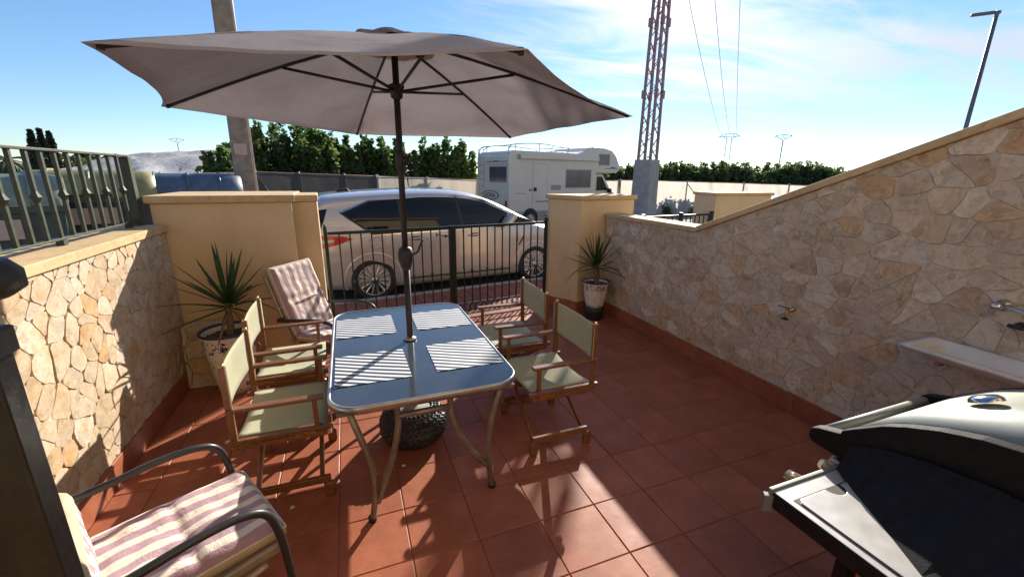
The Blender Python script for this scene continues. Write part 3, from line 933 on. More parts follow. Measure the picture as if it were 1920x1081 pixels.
# =================================================================== FURNITURE
# ------------------------------------------------------------------ table
TU0, TU1, TV0, TV1, TZ = -.172, .812, 1.905, 3.450, .712
def rounded(u0, u1, v0, v1, r, n=7):
    out = []
    for cx, cy, a in ((u1 - r, v0 + r, -90), (u1 - r, v1 - r, 0), (u0 + r, v1 - r, 90), (u0 + r, v0 + r, 180)):
        for k in range(n + 1):
            t = R(a + 90 * k / n); out.append((cx + r * math.cos(t), cy + r * math.sin(t)))
    return out
def build_table():
    cx, cy = (TU0 + TU1) / 2, (TV0 + TV1) / 2
    t = thing('garden_table', 'long garden table with dark blue glass top, grey metal rim and curved legs', 'table', (cx, cy, 0))
    hu, hv = (TU1 - TU0) / 2, (TV1 - TV0) / 2
    inner = rounded(-hu + .012, hu - .012, -hv + .012, hv - .012, .15)
    # glass with a hole for the pole
    hx, hy, hr = .318 - cx, 2.697 - cy, .026
    bm = bmesh.new()
    outer = [bm.verts.new((x, y, TZ - .002)) for x, y in inner]
    hole = [bm.verts.new((hx + hr * math.cos(2 * math.pi * k / 16), hy + hr * math.sin(2 * math.pi * k / 16), TZ - .002)) for k in range(16)]
    ed = [bm.edges.new((outer[i], outer[(i + 1) % len(outer)])) for i in range(len(outer))] + [bm.edges.new((hole[i], hole[(i + 1) % 16])) for i in range(16)]
    bmesh.ops.triangle_fill(bm, use_beauty=True, edges=ed)
    for f in bm.faces:
        if f.normal.z < 0: f.normal_flip()
    r = bmesh.ops.extrude_face_region(bm, geom=bm.faces[:])
    bmesh.ops.translate(bm, verts=[v for v in r['geom'] if isinstance(v, bmesh.types.BMVert)], vec=(0, 0, -.006))
    bmesh.ops.recalc_face_normals(bm, faces=bm.faces)
    me = bpy.data.meshes.new('glass_top'); bm.to_mesh(me); bm.free()
    me.materials.append(MATS['table_glass']); link('glass_top', me, t)
    # rim: swept profile
    path = rounded(-hu, hu, -hv, hv, .16, 9); n = len(path)
    path2 = rounded(-hu + .016, hu - .016, -hv + .016, hv - .016, .145, 9)
    m = MB(); vs = []
    for (x, y), (a, b) in zip(path, path2):
        vs += [(x, y, TZ - .036), (x, y, TZ - .004), (x + (a - x) * .3, y + (b - y) * .3, TZ + .002), (a, b, TZ), (a, b, TZ - .036)]
    fs = [(i * 5 + k, ((i + 1) % n) * 5 + k, ((i + 1) % n) * 5 + (k + 1) % 5, i * 5 + (k + 1) % 5) for i in range(n) for k in range(5)]
    m.add(vs, fs).build('rim', 'rim_alu', t, True)
    for sgn in (-1, 1):                      # near and far end
        def L(u, v, z): return (u - cx, (sgn * (v - cy)) * -1 if sgn == 1 else v - cy, z)
        for pts in ([(-.075, 1.945, .675), (-.035, 1.915, .55), (.005, 1.92, .38), (.010, 1.945, .18), (-.012, 1.975, .004)],
                    [(.700, 1.945, .675), (.655, 1.94, .55), (.625, 1.945, .38), (.632, 1.96, .18), (.662, 2.00, .004)]):
            m = MB(); m.tube(smooth_path([L(*p) for p in pts]), .0165, 10); m.build('leg', 'table_alu', t, True)
        for pts in ([(.145, 1.955, .675), (.150, 1.955, .56), (.118, 1.955, .40), (.065, 1.955, .25), (.022, 1.955, .125)],
                    [(.418, 1.955, .675), (.425, 1.955, .56), (.475, 1.955, .40), (.560, 1.96, .26), (.634, 1.965, .175)]):
            m = MB(); m.tube(smooth_path([L(*p) for p in pts]), .0165, 10); m.build('leg_brace', 'table_alu', t, True)
        m = MB(); m.tube([L(.155, 1.955, .605), L(.425, 1.955, .605)], .017, 8); m.build('cross_bar', 'table_alu', t, True)
        m = MB(); m.bar(L(-.13, 1.945, .674), L(.77, 1.945, .674), .03, .018); m.build('apron', 'table_alu', t)
    for u, v in ((-.012, 1.975), (.662, 2.0)):
        for vv in (v, 2 * cy - v):
            m = MB(); m.lathe([(0, .0), (.021, 0), (.022, .03), (.017, .034)], 10, (u - cx, vv - cy, 0)); m.build('foot_cap', 'black_trim', t, True)
build_table()

mats_pos = [('far left', 'striped place mat at the far left corner of the table, nearest the reclined chair', .052, 3.050, 0),
            ('far right', 'striped place mat at the far right corner of the table, nearest the gate', .590, 3.043, 1),
            ('near left', 'striped place mat with the pole shadow across it, near left on the table', .056, 2.347, 0),
            ('near right', 'striped place mat at the near right of the table, beside the sunlit canvas seat', .592, 2.354, 1)]
for _, lab, u, v, k in mats_pos:
    m = MB(); m.grid(lambda a, b: ((a - .5) * .392, (b - .5) * .398, .0016 + .0012 * math.sin(a * 7 + b * 3)), 8, 8)
    vs, fs = m.v[:], m.f[:]
    n = len(vs); m.add([(x, y, z - .0014) for x, y, z in vs], [f[::-1] for f in fs])
    o = m.build('place_mat', 'place_mat', None, loc=(u, v, TZ)); o.rotation_euler = (0, 0, R(random.uniform(-.6, .6)))
    tag(o, lab, 'place mat', 'striped place mats on the table')

# ------------------------------------------------------------------ parasol and its weight
def build_parasol():
    px, py = .320, 2.697
    u = thing('parasol', 'large hexagonal taupe garden parasol open over the table', 'parasol', (px, py, 0))
    o = Vector((px, py, 0))
    corners = [Vector(c) - o for c in ((-.600, 1.520, 2.096), (-.940, 3.130, 2.133), (.127, 4.115, 2.101), (1.412, 3.685, 2.093), (1.745, 2.405, 2.146), (.519, 1.235, 2.128))]
    apex = Vector((0, 0, 2.52))
    def rib_pt(c, s):
        p = apex.lerp(c, s); p.z += .030 * math.sin(math.pi * min(1, s)) ** 1.0 * (1 - .3 * s)
        return p
    for layer, (s0, s1, dz, nm) in enumerate(((.0, 1.0, 0, 'canopy'), (.0, .20, .016, 'vent_cap'))):
        m = MB()
        for i in range(6):
            a, b = corners[i], corners[(i + 1) % 6]
            def f(s, t):
                s = s0 + (s1 - s0) * s
                k = 4 * t * (1 - t)
                sh = s * (1 - (.052 if layer == 0 else .02) * k * s * s)
                p = rib_pt(a, sh).lerp(rib_pt(b, sh), t)
                p.z += dz - .030 * k * s * (1 if layer == 0 else .3) + .006 * noise.noise(Vector((s * 5 + i, t * 7, i * 3.1))) * s
                if layer == 1: p.z += .012 * math.sin(t * 6.28 * 1 + i) * s / s1
                return p
            m.grid(lambda x, y: f(y, x), 22, 20)
        bm = bmesh.new(); me = m.mesh(nm, 'parasol_cloth', True); bm.from_mesh(me)
        bmesh.ops.remove_doubles(bm, verts=bm.verts, dist=.002)
        bmesh.ops.recalc_face_normals(bm, faces=bm.faces)
        bm.to_mesh(me); bm.free()
        me.polygons.foreach_set('use_smooth', [True] * len(me.polygons))
        c = link(nm, me, u)
        sol = c.modifiers.new('thickness', 'SOLIDIFY'); sol.thickness = .0025
    hub = Vector((0, 0, 2.235))
    for c in corners:
        m = MB(); m.tube([rib_pt(c, s) - Vector((0, 0, .013)) for s in (.02, .15, .3, .45, .6, .75, .9, .975)], .0085, 6)
        rb = m.build('rib', 'dark_steel', u, True)
        m = MB(); m.lathe([(0, -.012), (.010, -.010), (.010, .010), (0, .012)], 8, tuple(rib_pt(c, .972) - Vector((0, 0, .012)))); m.build('rib_tip', 'dark_steel', rb)
        e = rib_pt(c, .47) - Vector((0, 0, .02))
        m = MB(); m.tube([hub + Vector((c.x, c.y, 0)).normalized() * .035, e], .0085, 6); m.build('strut', 'dark_steel', u, True)
    m = MB(); m.tube([(0, 0, 1.24), (0, 0, 2.50)], .0185, 14); m.build('upper_pole', 'dark_steel', u, True)
    m = MB(); m.tube([(0, 0, .03), (0, 0, 1.25)], .0205, 14); m.build('lower_pole', 'dark_steel', u, True)
    m = MB(); m.lathe([(.02, 2.19), (.034, 2.20), (.036, 2.245), (.045, 2.25), (.045, 2.265), (.02, 2.275)], 14); m.build('hub', 'dark_steel', u, True)
    m = MB(); m.lathe([(.0, 2.49), (.04, 2.49), (.042, 2.52), (.0, 2.56)], 14); m.build('crown', 'dark_steel', u, True)
    m = MB(); m.lathe([(.021, 1.185), (.030, 1.20), (.047, 1.255), (.049, 1.285), (.040, 1.325), (.022, 1.335)], 16); ch = m.build('crank_housing', 'dark_steel', u, True)
    m = MB(); m.tube(smooth_path([(.03, -.02, 1.285), (.068, -.03, 1.30), (.085, -.035, 1.335), (.105, -.04, 1.385)]), .0065, 8); m.build('crank_handle', 'dark_steel', ch, True)
    m = MB(); m.tube([(.103, -.04, 1.382), (.135, -.04, 1.392)], .009, 8); m.build('crank_knob', 'chrome', ch, True)
    m = MB(); m.lathe([(.0195, 1.80), (.026, 1.81), (.028, 1.90), (.0195, 1.91)], 14); m.lathe([(0, -.03), (.020, -.025), (.026, 0), (.020, .012)], 10, (.03, -.012, 1.855), 'y'); m.build('tilt_joint', 'dark_steel', u, True)
    m = MB(); m.tube(smooth_path([(.024, -.01, 1.84), (.034, -.014, 1.78), (.038, -.012, 1.70), (.033, -.012, 1.745)]), .0022, 5); m.build('cord', 'black_trim', u)
    m = MB(); m.lathe([(.0215, TZ + .003), (.042, TZ + .003), (.042, TZ + .008), (.0215, TZ + .020)], 18); m.build('table_collar', 'rim_alu', u, True)
    # woven weight
    b = thing('woven_weight', 'round black woven weight on the floor under the table', 'weight', (.305, 2.655, 0))
    m = MB(); NB, NR = 132, 30
    vs, fs = [], []
    for j in range(NR + 1):
        t = j / NR
        a = -math.pi / 2 * .80 + t * (math.pi * .88)
        r0, z0 = .125 + .100 * math.cos(a), .122 + .122 * math.sin(a)
        if t < .03: r0 *= .97
        for i in range(NB):
            w = math.sin(i * math.pi / 2 + (j % 4) * math.pi / 2)
            d = .0042 * (1 if ((i + j * 2) // 2) % 2 else -.5) * (1.0 if j % 3 else .1)
            th = 2 * math.pi * (i + .5 * (j % 2)) / NB
            vs.append(((r0 + d * math.cos(a)) * math.cos(th), (r0 + d * math.cos(a)) * math.sin(th), max(.001, z0 + d * math.sin(a))))
    for j in range(NR):
        for i in range(NB): fs.append((j * NB + i, j * NB + (i + 1) % NB, (j + 1) * NB + (i + 1) % NB, (j + 1) * NB + i))
    fs.append(tuple(range(NB - 1, -1, -1)))
    m.add(vs, fs).build('woven_cover', 'woven_black', b)
    m = MB(); m.lathe([(.125, .228), (.10, .240), (.05, .246), (.04, .25), (.036, .285), (.024, .295), (.0215, .24)], 24); m.build('filler', 'concrete', b, True)
build_parasol()

# ------------------------------------------------------------------ folding director's chairs
def make_chair():
    c = thing('folding_chair', '', 'chair', group='canvas folding chairs round the table')
    yh = .27
    # canvas seat sags between its two rails
    m = MB()
    def seat(a, b):
        x = -.215 + .43 * a; y = (b - .5) * 2 * (yh - .02)
        k = 1 - (2 * b - 1) ** 2
        return (x, y, .458 - .028 * k + .004 * math.sin(a * 9) * k)
    m.grid(seat, 10, 14); s = m.build('seat', 'canvas', c, True)
    sol = s.modifiers.new('thickness', 'SOLIDIFY'); sol.thickness = .004
    m = MB()
    def back(a, b):
        y = (a - .5) * 2 * (yh + .018); z = .615 + .238 * b
        k = 1 - (2 * a - 1) ** 2
        x = -.221 - .020 * k - .004 * math.sin(b * 5) * k
        if abs(2 * a - 1) > .93: x += .018 * (abs(2 * a - 1) - .93) / .07
        return (x, y, z)
    m.grid(back, 22, 8); bk = m.build('backrest', 'canvas', c, True)
    sol = bk.modifiers.new('thickness', 'SOLIDIFY'); sol.thickness = .004
    for s in (-1, 1):
        y = s * yh
        m = MB(); m.box((-.236, y - .0125, .452), (-.204, y + .0125, .862)); p = m.build('back_post', 'wood', c, bevel=.004)
        m = MB(); m.lathe([(.0, .876), (.010, .874), (.013, .868), (.013, .862)], 10, (-.22, y, 0)); m.build('post_cap', 'brass' , p, True)
        m = MB(); m.box((-.236, y - .024, .612), (.215, y + .024, .632)); m.build('armrest', 'wood', c, bevel=.006)
        m = MB(); m.box((.155, y - .011, .452), (.180, y + .011, .612)); m.build('arm_support', 'wood', c, bevel=.003)
        m = MB(); m.box((-.262, y - .015, .425), (.235, y + .015, .452)); m.build('seat_rail', 'wood', c, bevel=.004)
        m = MB(); m.box((-.235, y - .013, .395), (.215, y + .013, .421)); m.build('lower_rail', 'wood', c, bevel=.004)
        for x0, x1 in ((-.20, -.10), (.06, .16)):
            m = MB(); m.box((x0, y + s * .0155, .417), (x1, y + s * .017, .430)); m.build('hinge', 'brass', c)
        m = MB(); m.bar((-.20, s * (yh + .004), .115), (.205, s * (yh + .004), .115), .026, .042); m.build('runner', 'wood', c, bevel=.005)
        for x in (-.205, .195):
            m = MB(); m.box((x - .030, s * (yh + .004) - .0145, .0), (x + .030, s * (yh + .004) + .0145, .095)); m.build('foot', 'wood', c, bevel=.012)
    for x, s in ((.185, 1), (.157, -1), (-.190, 1), (-.162, -1)):
        m = MB(); m.bar((x, -s * yh * .98, .40), (x, s * yh * .98, .085), .034, .024, (1, 0, 0)); l = m.build('leg', 'wood', c, bevel=.004)
    for x in (-.176, .171):
        m = MB(); m.lathe([(0, -.03), (.008, -.03), (.008, .03), (0, .03)], 8, (x, 0, .243), 'x'); m.build('pivot', 'brass', c, True)
    m = MB(); m.bar((-.16, -.11, .31), (.155, -.11, .31), .024, .024); m.build('stretcher', 'wood', c, bevel=.003)
    return c
chair0 = make_chair()
spots = [(-.418, 2.530, 0, 'canvas chair left of the table, the one nearer the camera, beside the striped seat cushion'),
         (-.462, 3.255, 1.5, 'canvas chair left of the table, the farther one, in front of the left yucca pot'),
         (1.200, 2.448, 180, 'canvas chair right of the table with a brightly sunlit seat, nearer the camera'),
         (1.220, 3.200, 178, 'canvas chair right of the table, the farther one, in front of the gate')]
for i, (x, y, a, lab) in enumerate(spots):
    if i == 0:
        chair0.location = (x, y, 0); chair0.rotation_euler = (0, 0, R(a)); chair0['label'] = lab
        bpy.context.view_layer.update()
    else: copy_tree(chair0, (x, y, 0), R(a), lab)

# ------------------------------------------------------------------ reclining chairs with striped cushions
def recliner(loc, rz, lean, label, clabel, H=.62, back=.235):
    f = thing('reclining_chair', label, 'chair', loc, rz, 'metal armchairs with striped cushions')
    c = thing('chair_cushion', clabel, 'cushion', (loc[0], loc[1], 0), rz, 'striped chair cushions')
    yh = .245
    dx, dz = -math.sin(lean), math.cos(lean)
    bx, bz = -back, .36
    def B(t, y, n=0): return (bx + dx * t + math.cos(lean) * n, y, bz + dz * t + math.sin(lean) * n)
    for s in (-1, 1):
        y = s * yh
        m = MB(); m.bar((bx, y, bz - .02), (.26, y, .365), .026, .045); m.build('seat_rail', 'bronze_alu', f, bevel=.008)
        m = MB(); m.bar(B(-.03, y), B(H, y), .024, .028, (1, 0, 0)); m.build('back_rail', 'bronze_alu', f, bevel=.008)
        ya = s * (yh + .045)
        t0 = min(.235, H - .03)
        m = MB(); m.tube(smooth_path([B(t0, ya, -.01), (-.16, ya, .595), (.02, ya, .612), (.15, ya, .605), (.222, ya, .565), (.255, ya, .46), (.272, ya, .28), (.285, ya, .014)], 8), .0150, 12)
        m.build('armrest', 'grey_arm', f, True)
        m = MB(); m.tube(smooth_path([(.20, ya, .355), (-.05, ya, .30), (-.26, ya, .18), (-.37, ya, .014)], 8), .013, 10); m.build('rear_leg', 'bronze_alu', f, True)
        m = MB(); m.bar(B(t0, y), B(t0, s * (yh + .05)), .03, .03); m.build('recline_joint', 'black_trim', f, bevel=.004)
        for x in (.285, -.37):
            m = MB(); m.lathe([(0, 0), (.018, 0), (.019, .022), (.014, .026)], 10, (x, ya, 0)); m.build('foot_cap', 'black_trim', f, True)
    m = MB(); m.tube([B(H - .02, -yh), B(H - .02, yh)], .013, 8); m.build('head_bar', 'bronze_alu', f, True)
    m = MB(); m.tube([(.255, -yh, .362), (.255, yh, .362)], .013, 8); m.build('front_bar', 'bronze_alu', f, True)
    m = MB(); m.grid(lambda a, b: (bx + .02 + (.235 + back) * a, (b - .5) * 2 * (yh - .012), .372 - .012 * (1 - (2 * b - 1) ** 2)), 4, 6)
    m.grid(lambda a, b: B(.01 + (H - .03) * a, (b - .5) * 2 * (yh - .012), .004), 4, 6); m.build('sling', 'cushion_edge', f, True)
    # cushion pads: puffed with folds and a rounded edge
    def pad(name, fn, L, W, T, seed, wr):
        m = MB(); nu, nv = 40, 34
        def top(a, b):
            ea, eb = min(a, 1 - a) * L, min(b, 1 - b) * W
            e = min(1, min(ea, eb) / .045)
            z = T * (.55 + .45 * math.sqrt(max(0, 1 - (1 - e) ** 2)))
            q = Vector((a * 4.2 + seed, b * 2.6, seed))
            z += wr * (noise.noise(q) * 1.0 + .5 * noise.noise(q * 2.3)) * min(1, e)
            # tuft lines across the pad
            z -= wr * .9 * math.exp(-((a - .5) / .035) ** 2) * e
            return fn(a * L, (b - .5) * W, z)
        m.grid(top, nu, nv)
        if name == 'back_pad':
            for j in range(nv):
                for i in range(nu):
                    if (i + .5) / nu * L > L - (.062 if H < .4 else .012): m.mi[j * nu + i] = 1
        n = len(m.v)
        m.grid(lambda a, b: fn(a * L, (b - .5) * W, .006), nu, nv)
        per = [i for i in range(nu + 1)] + [(j + 1) * (nu + 1) - 1 for j in range(1, nv + 1)] + [nv * (nu + 1) + i for i in range(nu - 1, -1, -1)] + [j * (nu + 1) for j in range(nv - 1, 0, -1)]
        for i in range(len(per)):
            a, b = per[i], per[(i + 1) % len(per)]
            m.f.append((a, b, b + n, a + n)); m.mi.append(1)
        o = m.build(name, ['cushion_cloth', 'cushion_edge'], c, True)
        path = []
        for k in range(len(per) + 1):
            path.append(m.v[per[k % len(per)]])
        p = MB(); p.tube(path, .0045, 5, cap=False); p.build('piping', 'cushion_piping', o, True)
    pad('seat_pad', lambda x, y, z: (.03 - back + x, y, .385 + z), .265 + back, .475, .078, 1.7, .015)
    pad('back_pad', lambda x, y, z: B(.065 + x, y, .012 + z), H - .02, .475, .080, 5.1, .014 if H > .4 else .008)
    if H > .4:
     m = MB(); m.tube(smooth_path([B(.33, -yh - .03, .02), B(.335, -yh * .5, .098), B(.34, 0, .104), B(.335, yh * .5, .098), B(.33, yh + .03, .02)]), .006, 6, flat=.4); m.build('tie_strap', 'cushion_piping', c, True)
    return f
recliner((-.705, 1.665, 0), R(28), R(4), 'low-backed metal chair with dark grey arms in the near left corner, by the dark post', 'striped cushion filling the foreground chair at the lower left', .265, .300)
recliner((-.190, 3.860, 0), R(-35), R(19), 'reclining chair in the far left corner between the left yucca and the gate', 'striped cushion on the leaning chair in front of the high cream wall')

# ------------------------------------------------------------------ yuccas in painted pots
def pot(loc, r, h, label, stand=None):
    p = thing('flower_pot', label, 'flower pot', loc, random.uniform(0, 6), 'painted flower pots')
    prof = [(.60, 0), (.64, .01), (.80, .45), (.93, .84), (.90, .86), (.96, .965), (1.0, .985), (.99, 1.0), (.93, .99), (.88, .86), (.86, .82)]
    prof = [(.62, 0), (.70, .16), (.80, .40), (.90, .72), (.96, .93), (1.03, .97), (1.04, 1.0), (.97, 1.0), (.91, .92), (.88, .86)]
    m = MB()
    m.lathe([(0, 0)] + [(a * r / h, z) for a, z in prof], 44)
    o = m.build('pot', 'painted_pot', p, True); o.scale = (h, h, h)
    m = MB(); m.lathe([(.89 * r, .885 * h), (.5 * r, .90 * h), (0, .91 * h)], 24); m.build('soil', 'soil', p, True)
    return p
def yucca(loc, label, n, length, stem, rnd, lean=0):
    y = thing('yucca', label, 'plant', loc, 0, 'potted yuccas')
    tip = Vector((lean, .0, stem))
    m = MB(); m.tube(smooth_path([(0, 0, -.03), (lean * .3 + .006, .004, stem * .4), (lean * .8 - .004, -.003, stem * .8), tuple(tip)]), [.030 - .0006 * k for k in range(19)], 10)
    m.build('trunk', 'yucca_bark', y, True)
    for i in range(n):
        dry = i >= n - 4
        az = i * 2.39996 + rnd.uniform(-.25, .25)
        el = R(88 - 100 * (i / n) ** .85 + rnd.uniform(-6, 6))
        if dry: el = R(rnd.uniform(-62, -30))
        L = length * rnd.uniform(.82, 1.1) * (.8 if dry else 1)
        d = Vector((math.cos(az) * math.cos(el), math.sin(az) * math.cos(el), math.sin(el)))
        side = Vector((-math.sin(az), math.cos(az), 0))
        nrm = side.cross(d)
        w0 = rnd.uniform(.014, .020) * (.6 if dry else 1)
        droop = rnd.uniform(.02, .14) * (1 - abs(math.sin(el))) + (rnd.uniform(.12, .34) if rnd.random() < .22 and i > 5 else 0)
        m = MB(); vs = []; N = 7
        for k in range(N + 1):
            t = k / N
            p = tip + Vector((0, 0, -.05 * (i / n))) + d * (L * t) - Vector((0, 0, droop * L * 2 * t * t))
            w = w0 * (math.sin(math.pi * min(1, .22 + t * .78)) ** .8) * (1 if t < .999 else .0) + .0008
            vs += [p - side * w, p - nrm * w * .35, p + side * w]
        fs = []
        for k in range(N):
            fs += [(k * 3, k * 3 + 1, k * 3 + 4, k * 3 + 3), (k * 3 + 1, k * 3 + 2, k * 3 + 5, k * 3 + 4)]
        m.add(vs, fs).build('dry_leaf' if dry else 'leaf', 'dry_leaf' if dry else 'yucca_leaf', y, True)
    return y
pot((-.995, 3.860, 0), .200, .535, 'large painted pot by the left stone wall, holding the taller yucca')
yucca((-.985, 3.865, .49), 'tall spiky yucca on a bare trunk in front of the high cream wall', 38, .485, .265, random.Random(4), .02)
# the right pot stands on a dark plinth
pl = MB(); pl.lathe([(0, 0), (.125, 0), (.13, .01), (.115, .10), (.125, .152), (0, .155)], 24, (0, 0, .0))
tag(pl.build('plant_stand', 'black_trim', None, True, loc=(2.865, 4.455, 0)), 'low black stand under the right flower pot', 'plant stand')
pot((2.865, 4.455, .156), .168, .335, 'painted pot on a low black stand in the corner by the shaded stone wall')
yucca((2.865, 4.455, .455), 'shorter spiky yucca in the corner by the chamfered pillar', 31, .47, .235, random.Random(8), -.01)

# stone-clad slab left leaning in the corner
sl = thing('stone_slab', 'spare stone-clad slab leaning in the corner beside the left pot', 'slab', (-1.22, 3.985, 0))
rnd = random.Random(21)
edge = [(-.150, .002), (.150, .004), (.158, .30), (.150, .545), (-.10, .548), (-.152, .53), (-.157, .25)]
m = MB(); m.prism(edge, 0, .035, lambda a, b, h: (a, h + .16 * b, b)); m.build('backing', 'mortar', sl)
clad(sl, [edge], .16, .15, rnd, lambda s, z: (s, .16 * z - .002, z), lambda a, b, o: (a, -o + .16 * b, b), .014, gap=.003)

# ------------------------------------------------------------------ sink and taps on the right wall
def build_sink():
    s = thing('wall_sink', 'cream trough sink hung on the shaded stone wall', 'sink', (RW - .012, 1.262, .905))
    m = MB(); NU, NV = 30, 14; Wd, Ln = .315, .78
    def top(a, b):
        x, y = -Wd * b, -Ln * a
        ex = min(b * Wd, (1 - b) * Wd) / .06; ey = min(a * Ln, (1 - a) * Ln) / .07
        e = max(0, min(1, min(ex, ey) - .55)); e = e * e * (3 - 2 * e)
        return (x, y, -.066 * e)
    m.grid(top, NU, NV)
    n = len(m.v)
    m.grid(lambda a, b: (-Wd * (.03 + .94 * b), -Ln * (.02 + .96 * a), -.022 - (.062 if 0.10 < a < .90 and .08 < b < .62 else 0)), NU, NV)
    per = list(range(NU + 1)) + [(j + 1) * (NU + 1) - 1 for j in range(1, NV + 1)] + [NV * (NU + 1) + i for i in range(NU - 1, -1, -1)] + [j * (NU + 1) for j in range(NV - 1, 0, -1)]
    for i in range(len(per)):
        a, b = per[i], per[(i + 1) % len(per)]
        m.f.append((a, b, b + n, a + n)); m.mi.append(0)
    m.build('basin', 'sink_white', s, True)
    m = MB(); m.lathe([(0, .006), (.028, .006), (.040, .002), (.042, -.004)], 20, (-.155, -.17, -.0650)); m.build('plug_hole', 'black_trim', s, True)
    for y in (-.12, -.62):
        m = MB(); m.box((-.17, y - .012, -.110), (-.002, y + .012, -.088)); m.build('bracket', 'flare_tinted_steel', s)
    t = thing('garden_tap', 'small wall tap with a blue lever on the shaded stone wall', 'tap', (RW - .012, 2.085, .81))
    m = MB(); m.lathe([(0, 0), (.018, 0), (.018, -.012), (.010, -.016), (.010, -.05), (0, -.05)], 12, (0, 0, 0), 'x')
    m.tube(smooth_path([(-.045, 0, .0), (-.065, 0, -.005), (-.072, 0, -.03), (-.072, 0, -.055)]), .009, 8); m.build('spout', 'brass', t, True)
    m = MB(); m.box((-.062, -.006, .012), (-.048, .085, .018)); m.build('lever', 'blue_plastic', t, bevel=.002)
    m = MB(); m.lathe([(0, -.075), (.012, -.073), (.012, -.053), (0, -.05)], 10, (-.072, 0, 0)); m.box((-.085, -.022, -.07), (-.06, .022, -.062)); m.build('hose_fitting', 'black_trim', t)
    t = thing('sink_tap', 'chrome tap high on the shaded stone wall above the sink', 'tap', (RW - .012, 1.022, 1.16))
    m = MB(); m.lathe([(0, 0), (.030, 0), (.030, -.010), (.014, -.016), (.014, -.05), (.022, -.055), (.022, -.085), (.012, -.092), (0, -.092)], 18, (0, 0, 0), 'x'); m.build('handle', 'chrome', t, True)
    m = MB(); m.tube(smooth_path([(-.03, -.01, -.005), (-.05, -.10, -.01), (-.07, -.17, -.03)]), .011, 8); m.build('spout', 'chrome', t, True)
    t = thing('valve', 'black plastic valve low beside the chrome tap at the right edge', 'valve', (RW - .012, .942, 1.075))
    m = MB(); m.lathe([(0, 0), (.020, 0), (.020, -.02), (.012, -.025), (.012, -.05), (0, -.05)], 12, (0, 0, 0), 'x'); m.build('body', 'black_trim', t, True)
    m = MB(); m.box((-.062, -.03, -.010), (-.045, .03, .010)); m.build('knob', 'black_trim', t, bevel=.004)
build_sink()

